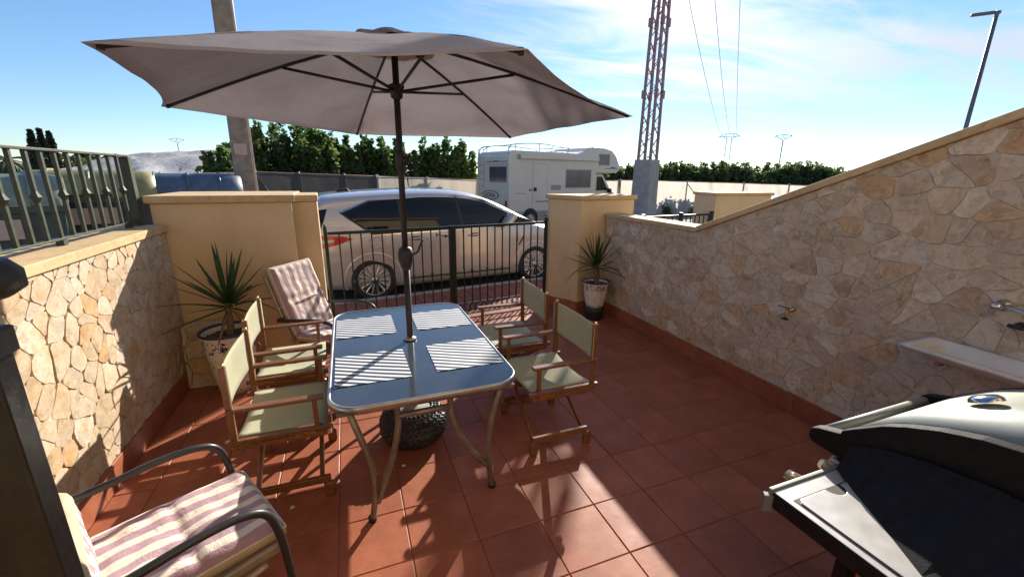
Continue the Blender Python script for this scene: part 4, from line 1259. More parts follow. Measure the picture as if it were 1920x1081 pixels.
# ------------------------------------------------------------------ barbecue in the right foreground (front towards the gate)
def build_bbq():
    g = thing('barbecue', 'black gas barbecue with a steel lid in the right foreground', 'barbecue', (1.72, .45, 0))
    X0, X1 = -.27, .42                    # firebox along u
    prof = [(.300, .905), (.300, .955), (.290, .985), (.265, 1.005), (.19, 1.063), (.14, 1.091), (.07, 1.122), (-.01, 1.147), (-.08, 1.158), (-.18, 1.155), (-.27, 1.12), (-.30, 1.05), (-.30, .90)]
    to = lambda a, b, h: (h, a, b)
    for x0, x1 in ((X0, X0 + .045), (X1 - .045, X1)):
        m = MB(); m.prism(prof, x0, x1, to); m.build('lid_end', 'bbq_black', g, bevel=.006)
    hood = [p for p in prof[3:12]]
    hood = [(.285, .985)] + hood
    m = MB()
    pts = smooth_path([(0, a, b) for a, b in hood], 4)
    vs = []
    for p in pts: vs += [(X0 + .046, p.y, p.z), (X1 - .046, p.y, p.z)]
    m.add(vs, [(2 * i, 2 * i + 1, 2 * i + 3, 2 * i + 2) for i in range(len(pts) - 1)])
    h = m.build('lid', 'steel', g, True)
    sol = h.modifiers.new('thickness', 'SOLIDIFY'); sol.thickness = .008
    m = MB(); m.box((X0 + .046, .25, .91), (X1 - .046, .285, .985)); m.build('lid_front', 'steel', g, bevel=.004)
    m = MB(); m.tube([(X0 + .03, .365, .925), (X1 - .05, .365, .925)], .017, 14); m.build('lid_handle', 'steel', g, True)
    for x in (X0 - .001, X1 - .046):
        m = MB(); m.prism([(.25, .885), (.372, .890), (.388, .91), (.383, .940), (.36, .952), (.25, .985)], x, x + .047, to); m.build('handle_bracket', 'bbq_black', g, bevel=.006)
    c = Vector((.085, .115, 1.118))
    m = MB(); m.lathe([(0, .018), (.030, .016), (.040, .008), (.042, 0)], 24); o = m.build('thermometer', 'chrome', g, True, loc=c); o.rotation_euler = (R(-28), 0, 0)
    # firebox, tapering down behind the shelf
    m = MB()
    lo, hi = .62, .899
    m.add([(X0 + .03, -.25, lo), (X1 - .03, -.25, lo), (X1 - .03, .24, lo), (X0 + .03, .24, lo), (X0, -.30, hi), (X1, -.30, hi), (X1, .30, hi), (X0, .30, hi)],
          [(0, 3, 2, 1), (4, 5, 6, 7), (0, 1, 5, 4), (1, 2, 6, 5), (2, 3, 7, 6), (3, 0, 4, 7)])
    m.build('firebox', 'bbq_black', g, bevel=.02)
    m = MB(); m.box((X0 - .005, .27, .70), (X1 + .005, .305, .875)); m.build('control_panel', 'shelf_grey', g, bevel=.006)
    def knob(x, z, parent):
        m = MB(); m.lathe([(.022, .308), (.024, .315), (.019, .350), (.006, .354), (0, .352)], 16, (x, 0, z), 'y'); k = m.build('knob', 'clear_plastic', parent, True)
        m = MB(); m.lathe([(0, .306), (.010, .306), (.010, .335), (0, .336)], 10, (x, 0, z), 'y'); m.build('spindle', 'brass', k, True)
    for x in (-.17, .02, .21): knob(x, .80, g)
    # side shelf with a lid over the side burner
    S0, S1, Y0, Y1, zt = -.596, X0 - .003, -.30, .262, .868
    m = MB(); m.box((S0, Y0, zt - .055), (S1, Y1, zt - .004)); sh = m.build('side_shelf', 'bbq_black', g, bevel=.008)
    m = MB(); m.box((S0 + .004, Y0 + .004, zt - .003), (S1, Y1 - .002, zt)); m.build('shelf_top', 'shelf_grey', sh, bevel=.002)
    m = MB(); m.box((S0 - .001, Y1 - .001, zt - .050), (S1, Y1 + .012, zt + .006)); m.build('shelf_front', 'steel', sh, bevel=.003)
    # burner lid: plate with a finger notch, a dark gap round it
    xa, xb, ya, yb = S0 + .032, S1 - .004, Y0 + .03, Y1 - .055
    m = MB(); m.box((xa - .006, ya - .006, zt - .001), (xb + .003, yb + .006, zt + .0015)); m.build('lid_gap', 'black_trim', sh)
    nx = xa + .155
    notch = [(nx + .034 * math.cos(t), yb - .034 * math.sin(t)) for t in [math.pi * k / 10 for k in range(11)]][::-1]
    poly = [(xa, ya), (xb, ya), (xb, yb)] + [(p[0], p[1]) for p in reversed(notch)] + [(xa + .012, yb), (xa, yb - .012)]
    m = MB(); m.prism(poly, zt + .0018, zt + .0055); m.build('burner_lid', 'shelf_grey', sh, bevel=.0015)
    for dx in (.14, .30):
        m = MB(); m.lathe([(.020, Y1 + .013), (.023, Y1 + .02), (.018, Y1 + .052), (.005, Y1 + .056), (0, Y1 + .054)], 16, (S0 + dx, 0, zt - .018), 'y'); k = m.build('knob', 'clear_plastic', sh, True)
        m = MB(); m.lathe([(0, Y1 + .013), (.009, Y1 + .013), (.009, Y1 + .04), (0, Y1 + .041)], 10, (S0 + dx, 0, zt - .018), 'y'); m.build('spindle', 'brass', k, True)
    m = MB(); m.prism([(S0 - .022, Y1 + .004), (S0 + .004, Y1 - .010), (S0 + .010, Y1 + .008), (S0 - .008, Y1 + .022)], zt - .070, zt - .012); m.build('corner_hook', 'lamp_grey', sh, bevel=.003)
    # black wedge standing in for the dark area between shelf and lid end
    m = MB(); m.add([(-.27, .272, zt + .003), (-.307, .261, zt + .003), (-.377, .168, zt + .003), (-.44, .064, zt + .003), (-.525, -.066, zt + .003), (-.595, -.20, zt + .003), (-.595, -.30, zt + .003), (-.27, -.30, zt + .003),
                     (-.272, .265, .955), (-.275, .255, .955), (-.280, .165, 1.00), (-.285, .06, 1.03), (-.290, -.07, 1.05), (-.30, -.20, 1.05), (-.30, -.30, 1.03), (-.27, -.30, 1.03)],
                    [tuple(range(7, -1, -1)), tuple(range(8, 16))] + [(k, (k + 1) % 8, 8 + (k + 1) % 8, 8 + k) for k in range(8)])
    m.build('black_wedge', 'bbq_black', g)
    # trolley
    for x in (X0 + .04, X1 - .04):
        for y in (-.23, .21):
            m = MB(); m.box((x - .02, y - .02, .03), (x + .02, y + .02, .62)); m.build('leg', 'bbq_black', g, bevel=.004)
    m = MB(); m.box((X0 + .02, -.25, .11), (X1 - .02, .235, .14)); m.build('bottom_shelf', 'bbq_black', g, bevel=.004)
    m = MB(); m.box((X0 + .03, -.245, .16), (X0 + .04, .225, .60)); m.build('side_panel', 'bbq_black', g)
    m = MB(); m.tube(smooth_path([(S1 - .06, .12, .815), (S1 - .075, .13, .70), (S1 - .05, .12, .55), (S1 - .02, .10, .35), (S1 + .03, .05, .17)], 8), .008, 8); m.build('gas_hose', 'orange_hose', g, True)
build_bbq()

# ------------------------------------------------------------------ dark post by the camera
dp = thing('iron_post', 'dark iron post with a square collar and rounded cap at the left edge', 'post', (-.728, 1.055, 0))
m = MB(); m.box((-.065, -.03, 0), (.083, .03, 1.43)); m.build('shaft', 'dark_post', dp, bevel=.006)
m = MB(); m.box((-.10, -.036, 1.431), (.092, .036, 1.486)); m.build('collar', 'dark_post', dp, bevel=.006)
m = MB(); m.box((-.045, -.026, 1.493), (.03, .026, 1.545)); m.build('neck', 'dark_post', dp, bevel=.006)
m = MB(); m.lathe([(0, 1.546), (.07, 1.546), (.092, 1.562), (.092, 1.592), (.074, 1.615), (0, 1.622)], 20, (.046, 0, 0)); m.build('cap', 'dark_post', dp, True)
# =================================================================== VEHICLES
def patch(name, mat, poly, surf, parent, step=.09, smooth=True, thick=.0):
    """flat outline (a, b) cut into small cells and laid on a curved surface surf(a, b) -> point"""
    bm = bmesh.new()
    f = bm.faces.new([bm.verts.new((a, b, 0)) for a, b in poly])
    xs = [p[0] for p in poly]; ys = [p[1] for p in poly]
    for ax, lo, hi in ((0, min(xs), max(xs)), (1, min(ys), max(ys))):
        v = lo + step
        while v < hi - .01:
            co = (v, 0, 0) if ax == 0 else (0, v, 0)
            no = (1, 0, 0) if ax == 0 else (0, 1, 0)
            bmesh.ops.bisect_plane(bm, geom=bm.verts[:] + bm.edges[:] + bm.faces[:], plane_co=co, plane_no=no)
            v += step
    for v in bm.verts: v.co = Vector(surf(v.co.x, v.co.y))
    bmesh.ops.recalc_face_normals(bm, faces=bm.faces)
    me = bpy.data.meshes.new(name); bm.to_mesh(me); bm.free()
    me.materials.append(MATS[mat])
    if smooth: me.polygons.foreach_set('use_smooth', [True] * len(me.polygons))
    return link(name, me, parent)

def make_car(label, loc, rz, paint, group=None):
    c = thing('parked_car', label, 'car', loc, rz, group)
    TOP = [(0, .62), (.03, .84), (.065, 1.0), (.13, 1.20), (.21, 1.40), (.29, 1.53), (.38, 1.578), (.8, 1.618), (1.3, 1.645), (1.9, 1.658), (2.45, 1.635), (2.85, 1.555), (3.2, 1.42), (3.55, 1.255), (3.85, 1.115), (4.05, 1.055), (4.35, .97), (4.58, .85), (4.70, .70), (4.77, .55)]
    BOT = [(0, .36), (.25, .24), (.7, .20), (2.4, .19), (4.0, .19), (4.5, .22), (4.77, .34)]
    WID = [(0, .72), (.08, .80), (.3, .872), (.8, .925), (1.6, .938), (2.6, .938), (3.4, .93), (4.0, .915), (4.35, .86), (4.6, .76), (4.77, .58)]
    def zt(x): return sinterp(TOP, x)
    def hw(x, z):
        w = sinterp(WID, x)
        if z < .55: w -= .055 * ((.55 - z) / .35) ** 2
        if z > .97: w -= .235 * ((z - .97) / .66) ** 1.25
        w += .012 * math.exp(-((z - .84) / .05) ** 2) - .010 * math.exp(-((z - .50) / .09) ** 2)
        return max(.3, w)
    def ring(x):
        top, bot = zt(x), interp(BOT, x)
        rc = min(.13 if x < 3.2 else .13 + .06 * min(1, (x - 3.2) / .6), (top - bot) * .5)
        pts = []
        n1, n2 = 16, 10
        for i in range(n1 + 1):
            z = bot + (top - rc - bot) * i / n1
            pts.append((hw(x, z), z))
        wc = hw(x, top - rc)
        for i in range(1, n2 + 1):
            a = math.pi / 2 * i / n2
            pts.append((wc * max(0, math.cos(a)) ** .42, top - rc + rc * math.sin(a)))
        return pts
    xs = [0, .015, .04, .08, .13, .2, .28, .36, .44, .52] + [.6 + .1 * i for i in range(39)] + [4.48, 4.56, 4.63, 4.69, 4.73, 4.77]
    m = MB(); vs = []; n = None
    for x in xs:
        h = ring(x)
        loop = [(-y, z) for y, z in h] + [(y, z) for y, z in reversed(h[:-1])]
        n = len(loop)
        vs += [(x, y, z) for y, z in loop]
    fs = [(i * n + k, i * n + (k + 1) % n, (i + 1) * n + (k + 1) % n, (i + 1) * n + k) for i in range(len(xs) - 1) for k in range(n)]
    fs += [tuple(range(n - 1, -1, -1)), tuple((len(xs) - 1) * n + k for k in range(n))]
    m.add(vs, fs)
    body = m.build('body', [paint, 'black_trim'], c, True)
    AX = (.955, 3.80); RAD = .335
    cut = MB()
    for ax in AX:
        for s in (-1, 1):
            prof = [(0, s * .60), (.392, s * .60), (.392, s * 1.1), (0, s * 1.1)]
            vs, fs = [], []
            N = 36
            for y in (.58, 1.2):
                for k in range(N): vs.append((ax + .395 * math.cos(2 * math.pi * k / N), s * y, .335 + .395 * math.sin(2 * math.pi * k / N)))
            fs = [tuple(range(N)), tuple(range(2 * N - 1, N - 1, -1))] + [(k, N + k, N + (k + 1) % N, (k + 1) % N) for k in range(N)]
            cut.add(vs, fs, 1)
    cutter = cut.build('wheel_well_cutter', [paint, 'black_trim'], None)
    bo = body.modifiers.new('arches', 'BOOLEAN'); bo.operation = 'DIFFERENCE'; bo.object = cutter; bo.solver = 'EXACT'
    bpy.context.view_layer.update()
    ev = body.evaluated_get(bpy.context.evaluated_depsgraph_get())
    nm = bpy.data.meshes.new_from_object(ev)
    body.modifiers.clear(); body.data = nm
    bpy.data.objects.remove(cutter)
    sm = [p.material_index == 0 and len(p.vertices) <= 6 for p in nm.polygons]
    nm.polygons.foreach_set('use_smooth', sm)
    for s, near in ((-1, True), (1, False)):
        S = lambda a, b, e=.004, s=s: (a, s * (hw(a, b) + e), b)
        for nm_, poly in (('rear_quarter_window', [(.60, 1.335), (.70, 1.255), (1.00, 1.045), (1.42, 1.05), (1.40, 1.52), (1.0, 1.49)]),
                          ('rear_window', [(1.45, 1.052), (2.38, 1.06), (2.33, 1.545), (1.9, 1.555), (1.43, 1.525)]),
                          ('front_window', [(2.43, 1.06), (3.30, 1.07), (3.28, 1.245), (2.82, 1.47), (2.38, 1.54)]),
                          ('front_quarter_window', [(3.35, 1.07), (3.72, 1.08), (3.33, 1.225)])):
            patch(nm_, 'car_glass', poly, S, c)
        patch('rear_screen_side', 'car_glass', [(.090, 1.05), (.14, 1.20), (.215, 1.38), (.40, 1.40), (.33, 1.22), (.24, 1.05)], lambda a, b: S(a, b, .004), c)
        for poly in ([(1.405, 1.05), (1.445, 1.05), (1.425, 1.525), (1.395, 1.52)], [(2.385, 1.058), (2.43, 1.06), (2.375, 1.545), (2.335, 1.547)], [(3.295, 1.07), (3.35, 1.07), (3.325, 1.232), (3.28, 1.25)]):
            patch('window_pillar', 'black_trim', poly, lambda a, b: S(a, b, .006), c)
        patch('window_trim', 'black_trim', [(.55, 1.345), (.68, 1.24), (.97, 1.022), (3.82, 1.065), (3.84, 1.078), (3.33, 1.262), (2.84, 1.49), (2.35, 1.565), (1.9, 1.575), (1.0, 1.51)], lambda a, b: S(a, b, .0015), c)
        patch('window_trim_strip', 'chrome', [(.55, 1.348), (.60, 1.352), (1.0, 1.512), (1.9, 1.577), (2.35, 1.567), (2.84, 1.492), (3.33, 1.264), (3.33, 1.276), (2.84, 1.506), (2.35, 1.581), (1.9, 1.591), (1.0, 1.526), (.54, 1.36)], lambda a, b: S(a, b, .004), c)
        patch('window_trim_strip', 'chrome', [(.97, 1.020), (3.82, 1.062), (3.82, 1.046), (.96, 1.004)], lambda a, b: S(a, b, .005), c)
        patch('sill_gap', 'black_trim', [(1.50, .292), (3.30, .280), (3.30, .300), (1.50, .312)], lambda a, b: S(a, b, .003), c)
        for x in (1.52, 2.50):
            patch('handle_recess_shade', 'black_trim', [(x + .05, .905), (x + .16, .905), (x + .17, .965), (x + .04, .965)], lambda a, b: S(a, b, .003), c)  # flat dark patch painted for the shade behind the handle
        for poly in ([(1.40, .45), (1.413, .45), (1.413, 1.03), (1.40, 1.03)], [(2.395, .36), (2.408, .36), (2.408, 1.04), (2.395, 1.04)], [(3.42, .38), (3.433, .38), (3.433, 1.05), (3.42, 1.05)]):
            patch('door_gap', 'black_trim', poly, lambda a, b: S(a, b, .002), c)
        patch('sill_trim', 'chrome', [(1.50, .318), (3.30, .305), (3.30, .316), (1.50, .330)], lambda a, b: S(a, b, .006), c)
        for x in (1.52, 2.50):
            h = patch('door_handle', paint, [(x, .915), (x + .20, .925), (x + .20, .955), (x, .945)], lambda a, b: S(a, b, .022), c)
            h.modifiers.new('thickness', 'SOLIDIFY').thickness = .024
        patch('fuel_flap', 'black_trim', [(1.02 + .11 * math.cos(t) * 1.02, .90 + .088 * math.sin(t)) for t in [2 * math.pi * k / 20 for k in range(20)]], lambda a, b: S(a, b, .0012), c) if near else None
        patch('fuel_flap_face', paint, [(1.02 + .106 * math.cos(t), .90 + .084 * math.sin(t)) for t in [2 * math.pi * k / 20 for k in range(20)]], lambda a, b: S(a, b, .003), c) if near else None
        patch('tail_lamp', 'red_lamp', [(.05, .84), (.25, .845), (.50, .905), (.70, .975), (.56, 1.02), (.32, 1.04), (.09, 1.03)], lambda a, b: S(a, b, .007), c)
        patch('tail_lamp_strip', 'clear_lamp', [(.06, .905), (.44, .94), (.44, .975), (.07, .970)], lambda a, b: S(a, b, .009), c)
        patch('head_lamp', 'clear_lamp', [(4.02, .86), (4.50, .74), (4.60, .78), (4.42, .90), (4.10, .985)], lambda a, b: S(a, b, .006), c)
        patch('bumper_reflector', 'red_lamp', [(.10, .50), (.24, .50), (.24, .525), (.10, .525)], lambda a, b: S(a, b, .005), c)
        patch('wing_vent', 'black_trim', [(3.445, .70), (3.475, .70), (3.57, .86), (3.545, .87)], lambda a, b: S(a, b, .004), c)
        # arch lip
        for ax in AX:
            mm = MB(); vs = []
            N = 26
            for k in range(N + 1):
                t = R(-18 + 216 * k / N)
                for r, e in ((.394, .004), (.412, .010), (.430, .0)):
                    x, z = ax + r * math.cos(t), .335 + r * math.sin(t)
                    vs.append((x, s * (hw(x, z) + e), z))
            mm.add(vs, [(k * 3 + j, k * 3 + j + 1, k * 3 + 4 + j, k * 3 + 3 + j) for k in range(N) for j in range(2)])
            mm.build('arch_lip', paint, c, True)
        mm = MB(); mm.grid(lambda a, b: (3.18 + .13 * b + .05 * math.sin(math.pi * a), s * (.905 + .24 * a), 1.06 + .16 * b), 4, 4)
        mir = mm.build('mirror', paint, c, True); mir.modifiers.new('thickness', 'SOLIDIFY').thickness = .11
        for ax in AX:
            yo = s * .925
            w = MB(); w.lathe([(.205, -.20), (.32, -.205), (.333, -.18), (.335, -.10), (.333, -.02), (.318, .002), (.285, .006), (.238, .004), (.222, -.02)], 44, (0, 0, 0), 'y')
            if s < 0: w.v = [(x, -y, z) for x, y, z in w.v]
            wh = w.build('wheel', 'rubber', c, True, loc=(ax, yo, .335))
            q = MB(); q.lathe([(.242, .006), (.236, .010), (.226, .004), (.215, -.03), (.20, -.08)], 40, (0, 0, 0), 'y')
            q2 = MB(); q2.lathe([(.0, -.09), (.22, -.09)], 30, (0, 0, 0), 'y')
            for z_, nm_, mt in ((q, 'rim', 'alloy'), (q2, 'brake_disc', 'black_trim')):
                if s < 0: z_.v = [(x, -y, z) for x, y, z in z_.v]
                z_.build(nm_, mt, wh, True)
            sp = MB()
            sp.add([(-.011, .000, .05), (.011, .000, .05), (.017, -.004, .226), (-.017, -.004, .226), (-.014, -.03, .05), (.014, -.03, .05), (.022, -.03, .226), (-.022, -.03, .226), (0, .012, .06), (0, .006, .225)],
                   [(0, 8, 9, 3), (8, 1, 2, 9), (1, 5, 6, 2), (4, 0, 3, 7), (5, 4, 7, 6)])
            if s < 0: sp.v = [(x, -y, z) for x, y, z in sp.v]
            sme = sp.mesh('spoke', 'alloy')
            for k in range(15):
                o = link('spoke', sme, wh); o.rotation_euler = (0, 2 * math.pi * k / 15, 0)
            hb = MB(); hb.lathe([(0, .014), (.026, .014), (.034, .006), (.062, .0), (.066, -.03)], 20, (0, 0, 0), 'y')
            if s < 0: hb.v = [(x, -y, z) for x, y, z in hb.v]
            hb.build('hub_cap', 'alloy', wh, True)
    # rear screen, windscreen: laid on the crown of the body
    patch('rear_screen', 'car_glass', [(.085, -.60), (.085, .60), (.12, .66), (.25, .62), (.25, -.62), (.12, -.66)], lambda a, b: (a - .006, b, zt(a) + .006 - .05 * (abs(b) / .8) ** 4), c, .05)
    patch('windscreen', 'car_glass', [(2.90, -.58), (2.90, .58), (3.75, .72), (3.80, 0), (3.75, -.72)], lambda a, b: (a, b, zt(a) + .006 - .05 * (abs(b) / .85) ** 4), c, .08)
    m = MB(); m.prism([(.62, 1.59), (.84, 1.615), (.80, 1.665), (.66, 1.660)], -.025, .025, lambda a, b, h: (a, h, b)); m.build('aerial', 'black_trim', c, bevel=.006)
    return c
_r = R(7.6)
make_car('silver people carrier parked at the kerb right behind the gate', (-.770, 7.335, -.125), _r, 'silver_paint', 'cars parked in the street')
_p = at(1442, 370, 12.5)
make_car('dark blue car whose roof shows over the sloping stone wall', (_p.x, _p.y, -.32), R(4), 'blue_paint', 'cars parked in the street')

def text_mesh(s, size, name, mat, parent, loc, rot, extr=.002):
    cu = bpy.data.curves.new('letters', 'FONT'); cu.body = s; cu.size = size; cu.extrude = extr; cu.align_x = 'CENTER'; cu.align_y = 'CENTER'
    tmp = bpy.data.objects.new('letters', cu); COL.objects.link(tmp)
    bpy.context.view_layer.update()
    me = bpy.data.meshes.new_from_object(tmp.evaluated_get(bpy.context.evaluated_depsgraph_get()))
    bpy.data.objects.remove(tmp)
    me.materials.clear(); me.materials.append(MATS[mat])
    o = link(name, me, parent); o.location = loc; o.rotation_euler = rot
    return o

def build_camper():
    c = thing('camper_van', 'white camper van with an over-cab bed and roof rails, parked beyond the silver car', 'camper van', (5.35, 14.2, -.13), R(14))
    W = 2.2
    body = [(0, .42), (0, 2.50), (.06, 2.66), (.20, 2.72), (3.25, 2.72), (3.55, 2.80), (3.85, 2.95), (4.05, 2.99), (4.7, 2.97), (5.15, 2.88), (5.42, 2.66), (5.66, 2.28), (5.68, 2.14), (5.50, 2.02), (4.60, 1.98), (4.30, 1.98), (4.28, .42)]
    sid = lambda a, b, h: (a, h, b)
    m = MB(); m.prism(body, 0, W, sid); m.build('body', 'camper_white', c, bevel=.06, seg=3)
    m = MB(); m.prism([(.02, .30), (4.27, .30), (4.27, .62), (.02, .62)], -.008, W + .008, sid); m.build('skirt', 'camper_grey', c, bevel=.01)
    cab = [(4.29, .34), (4.29, 1.97), (4.62, 1.97), (4.80, 1.93), (5.30, 1.30), (5.72, 1.10), (5.92, .92), (5.95, .40)]
    m = MB(); m.prism(cab, .10, W - .10, sid); m.build('cab', 'camper_white', c, bevel=.05, seg=3)
    m = MB(); m.prism([(4.42, 1.30), (4.42, 1.86), (4.70, 1.86), (5.10, 1.32)], .092, .10, sid); m.build('cab_window', 'car_glass', c)
    m = MB(); m.bar((4.74, .088, 1.32), (4.74, .088, 1.80), .03, .01); m.build('window_bar', 'black_trim', c)
    m = MB(); m.prism([(4.36, .50), (4.375, .50), (4.375, 1.90), (4.36, 1.90)], .094, .10, sid); m.build('cab_door_gap', 'camper_line', c)
    m = MB(); m.box((5.05, -.08, 1.20), (5.16, .08, 1.40)); m.build('mirror', 'black_trim', c, bevel=.02)
    def frame_box(name, x0, x1, z0, z1, mat, d=.006, bev=.0, par=c):
        m = MB(); m.box((x0, -d, z0), (x1, .02, z1)); return m.build(name, mat, par, bevel=bev)
    # windows
    fr = frame_box('side_window', 2.62, 3.98, 1.42, 2.12, 'camper_line', .012, .01); p = frame_box('pane', 2.66, 3.94, 1.46, 2.08, 'camper_window', .020, .01, fr)
    fr = frame_box('bed_window', 4.36, 5.00, 2.30, 2.74, 'camper_line', .012, .01); p = frame_box('pane', 4.40, 4.96, 2.34, 2.70, 'camper_window', .020, .01, fr)
    # door: thin proud outline, handle
    d = frame_box('door', 1.03, 1.70, .36, 2.30, 'camper_line', .004); frame_box('door_leaf', 1.042, 1.688, .37, 2.288, 'camper_white', .008, .004, d)
    frame_box('handle', 1.08, 1.22, 1.32, 1.46, 'black_trim', .022, .01, d)
    for x in (.88, .95): frame_box('catch', x, x + .04, 1.34, 1.40, 'black_trim', .012)
    for x0, x1, z0, z1 in ((1.92, 2.40, 1.36, 1.54), (1.86, 2.36, .70, .88)):
        v = frame_box('vent', x0, x1, z0, z1, 'camper_line', .010)
        for k in range(5): frame_box('slat', x0 + .02, x1 - .02, z0 + .02 + k * .032, z0 + .038 + k * .032, 'camper_grey', .015, 0, v)
    frame_box('stripe', 1.20, 3.9, .935, .965, 'logo_blue', .012)
    frame_box('side_lettering', .30, .72, 1.235, 1.262, 'camper_line', .004)
    m = MB(); m.prism([(4.72, 2.165), (5.52, 2.165), (5.52, 2.18), (4.72, 2.185)], -.006, .02, sid); m.prism([(5.02, 2.22), (5.20, 2.25), (5.46, 2.20), (5.2, 2.19)], -.006, .02, sid); m.build('side_emblem', 'logo_blue', c)
    # awning box along the roof edge, roof rails, ladder, rear face
    m = MB(); m.box((.42, -.11, 2.44), (4.30, .0, 2.58)); m.build('awning', 'camper_white', c, bevel=.03)
    m = MB(); m.box((.36, -.118, 2.43), (.42, .01, 2.59)); m.build('awning_end', 'camper_grey', c, bevel=.02)
    rr = MB()
    for y in (.12, W - .12):
        rr.tube(smooth_path([(.02, y, 2.60), (.10, y, 2.83), (.35, y, 2.93), (1.4, y, 2.99), (2.6, y, 2.92), (2.85, y, 2.88)], 5), .018, 6)
        for x in (.35, 1.4, 2.0, 2.8): rr.tube([(x, y, 2.72), (x, y, 2.93 if x != 1.4 else 2.98)], .014, 6)
    for x in (.35, 2.8): rr.tube([(x, .12, 2.92), (x, W - .12, 2.92)], .014, 6)
    rr.build('roof_rail', 'rim_alu', c, True)
    m = MB(); m.box((2.3, .5, 2.721), (3.1, 1.6, 2.78)); m.build('roof_hatch', 'camper_grey', c, bevel=.03)
    l = MB()
    for y in (1.62, 1.98): l.tube(smooth_path([(-.07, y, .85), (-.07, y, 2.60), (.0, y, 2.80), (.3, y, 2.93)], 5), .016, 6)
    for k in range(7): l.tube([(-.07, 1.62, .95 + k * .26), (-.07, 1.98, .95 + k * .26)], .012, 6)
    l.build('ladder', 'rim_alu', c, True)
    def rear(name, y0, y1, z0, z1, mat, d=.008, par=c):
        m = MB(); m.box((-d, y0, z0), (.02, y1, z1)); return m.build(name, mat, par, bevel=.002)
    fr = rear('rear_window', .12, 1.30, 1.62, 2.20, 'camper_grey', .012); rear('pane', .16, 1.26, 1.66, 2.16, 'camper_window', .020, fr)
    rear('rear_seam', .05, 2.15, 2.25, 2.268, 'camper_line')
    rear('top_lettering', .12, .62, 2.335, 2.36, 'logo_blue'); rear('top_lettering', .64, 1.05, 2.335, 2.385, 'logo_red'); rear('brake_light', 1.10, 1.50, 2.335, 2.365, 'red_lamp')
    m = MB(); N = 36; vs = []
    for k in range(N):
        t = 2 * math.pi * k / N
        for r, d in ((1, 0), (1, -.012), (.90, -.012), (.90, 0)): vs.append((d, 1.22 + .56 * r * math.cos(t), 1.16 + .17 * (r if r == 1 else .84) * math.sin(t)))
    m.add(vs, [(k * 4 + j, k * 4 + (j + 1) % 4, ((k + 1) % N) * 4 + (j + 1) % 4, ((k + 1) % N) * 4 + j) for k in range(N) for j in range(4)]); m.build('emblem_ring', 'logo_blue', c)
    text_mesh('ADRIA', .24, 'emblem_lettering', 'logo_blue', c, (-.012, 1.22, 1.15), (R(90), 0, R(-90)))
    for y in (.18, 2.02):
        rear('tail_lamp', y - .06, y + .06, .70, 1.0, 'red_lamp', .02)
    for ax in (.95, 4.95):
        for y, s in ((.0, 1), (W, -1)):
            m = MB(); m.lathe([(0, 0), (.36, 0), (.36, .02), (0, .02)], 30, (ax, y - .012 if s == 1 else y - .008, .36), 'y'); m.build('wheel_arch', 'black_trim', c)
            m = MB(); m.lathe([(.19, -.02), (.30, -.024), (.325, 0), (.325, .18), (.19, .2)], 30, (0, 0, 0), 'y'); w = m.build('wheel', 'rubber', c, True, loc=(ax, y - .02 if s == 1 else y - .16, .325))
            m = MB(); m.lathe([(.0, -.022), (.05, -.024), (.12, -.012), (.195, -.022)], 24, (0, 0, 0), 'y'); m.build('hub_cap', 'alloy', w, True)
build_camper()

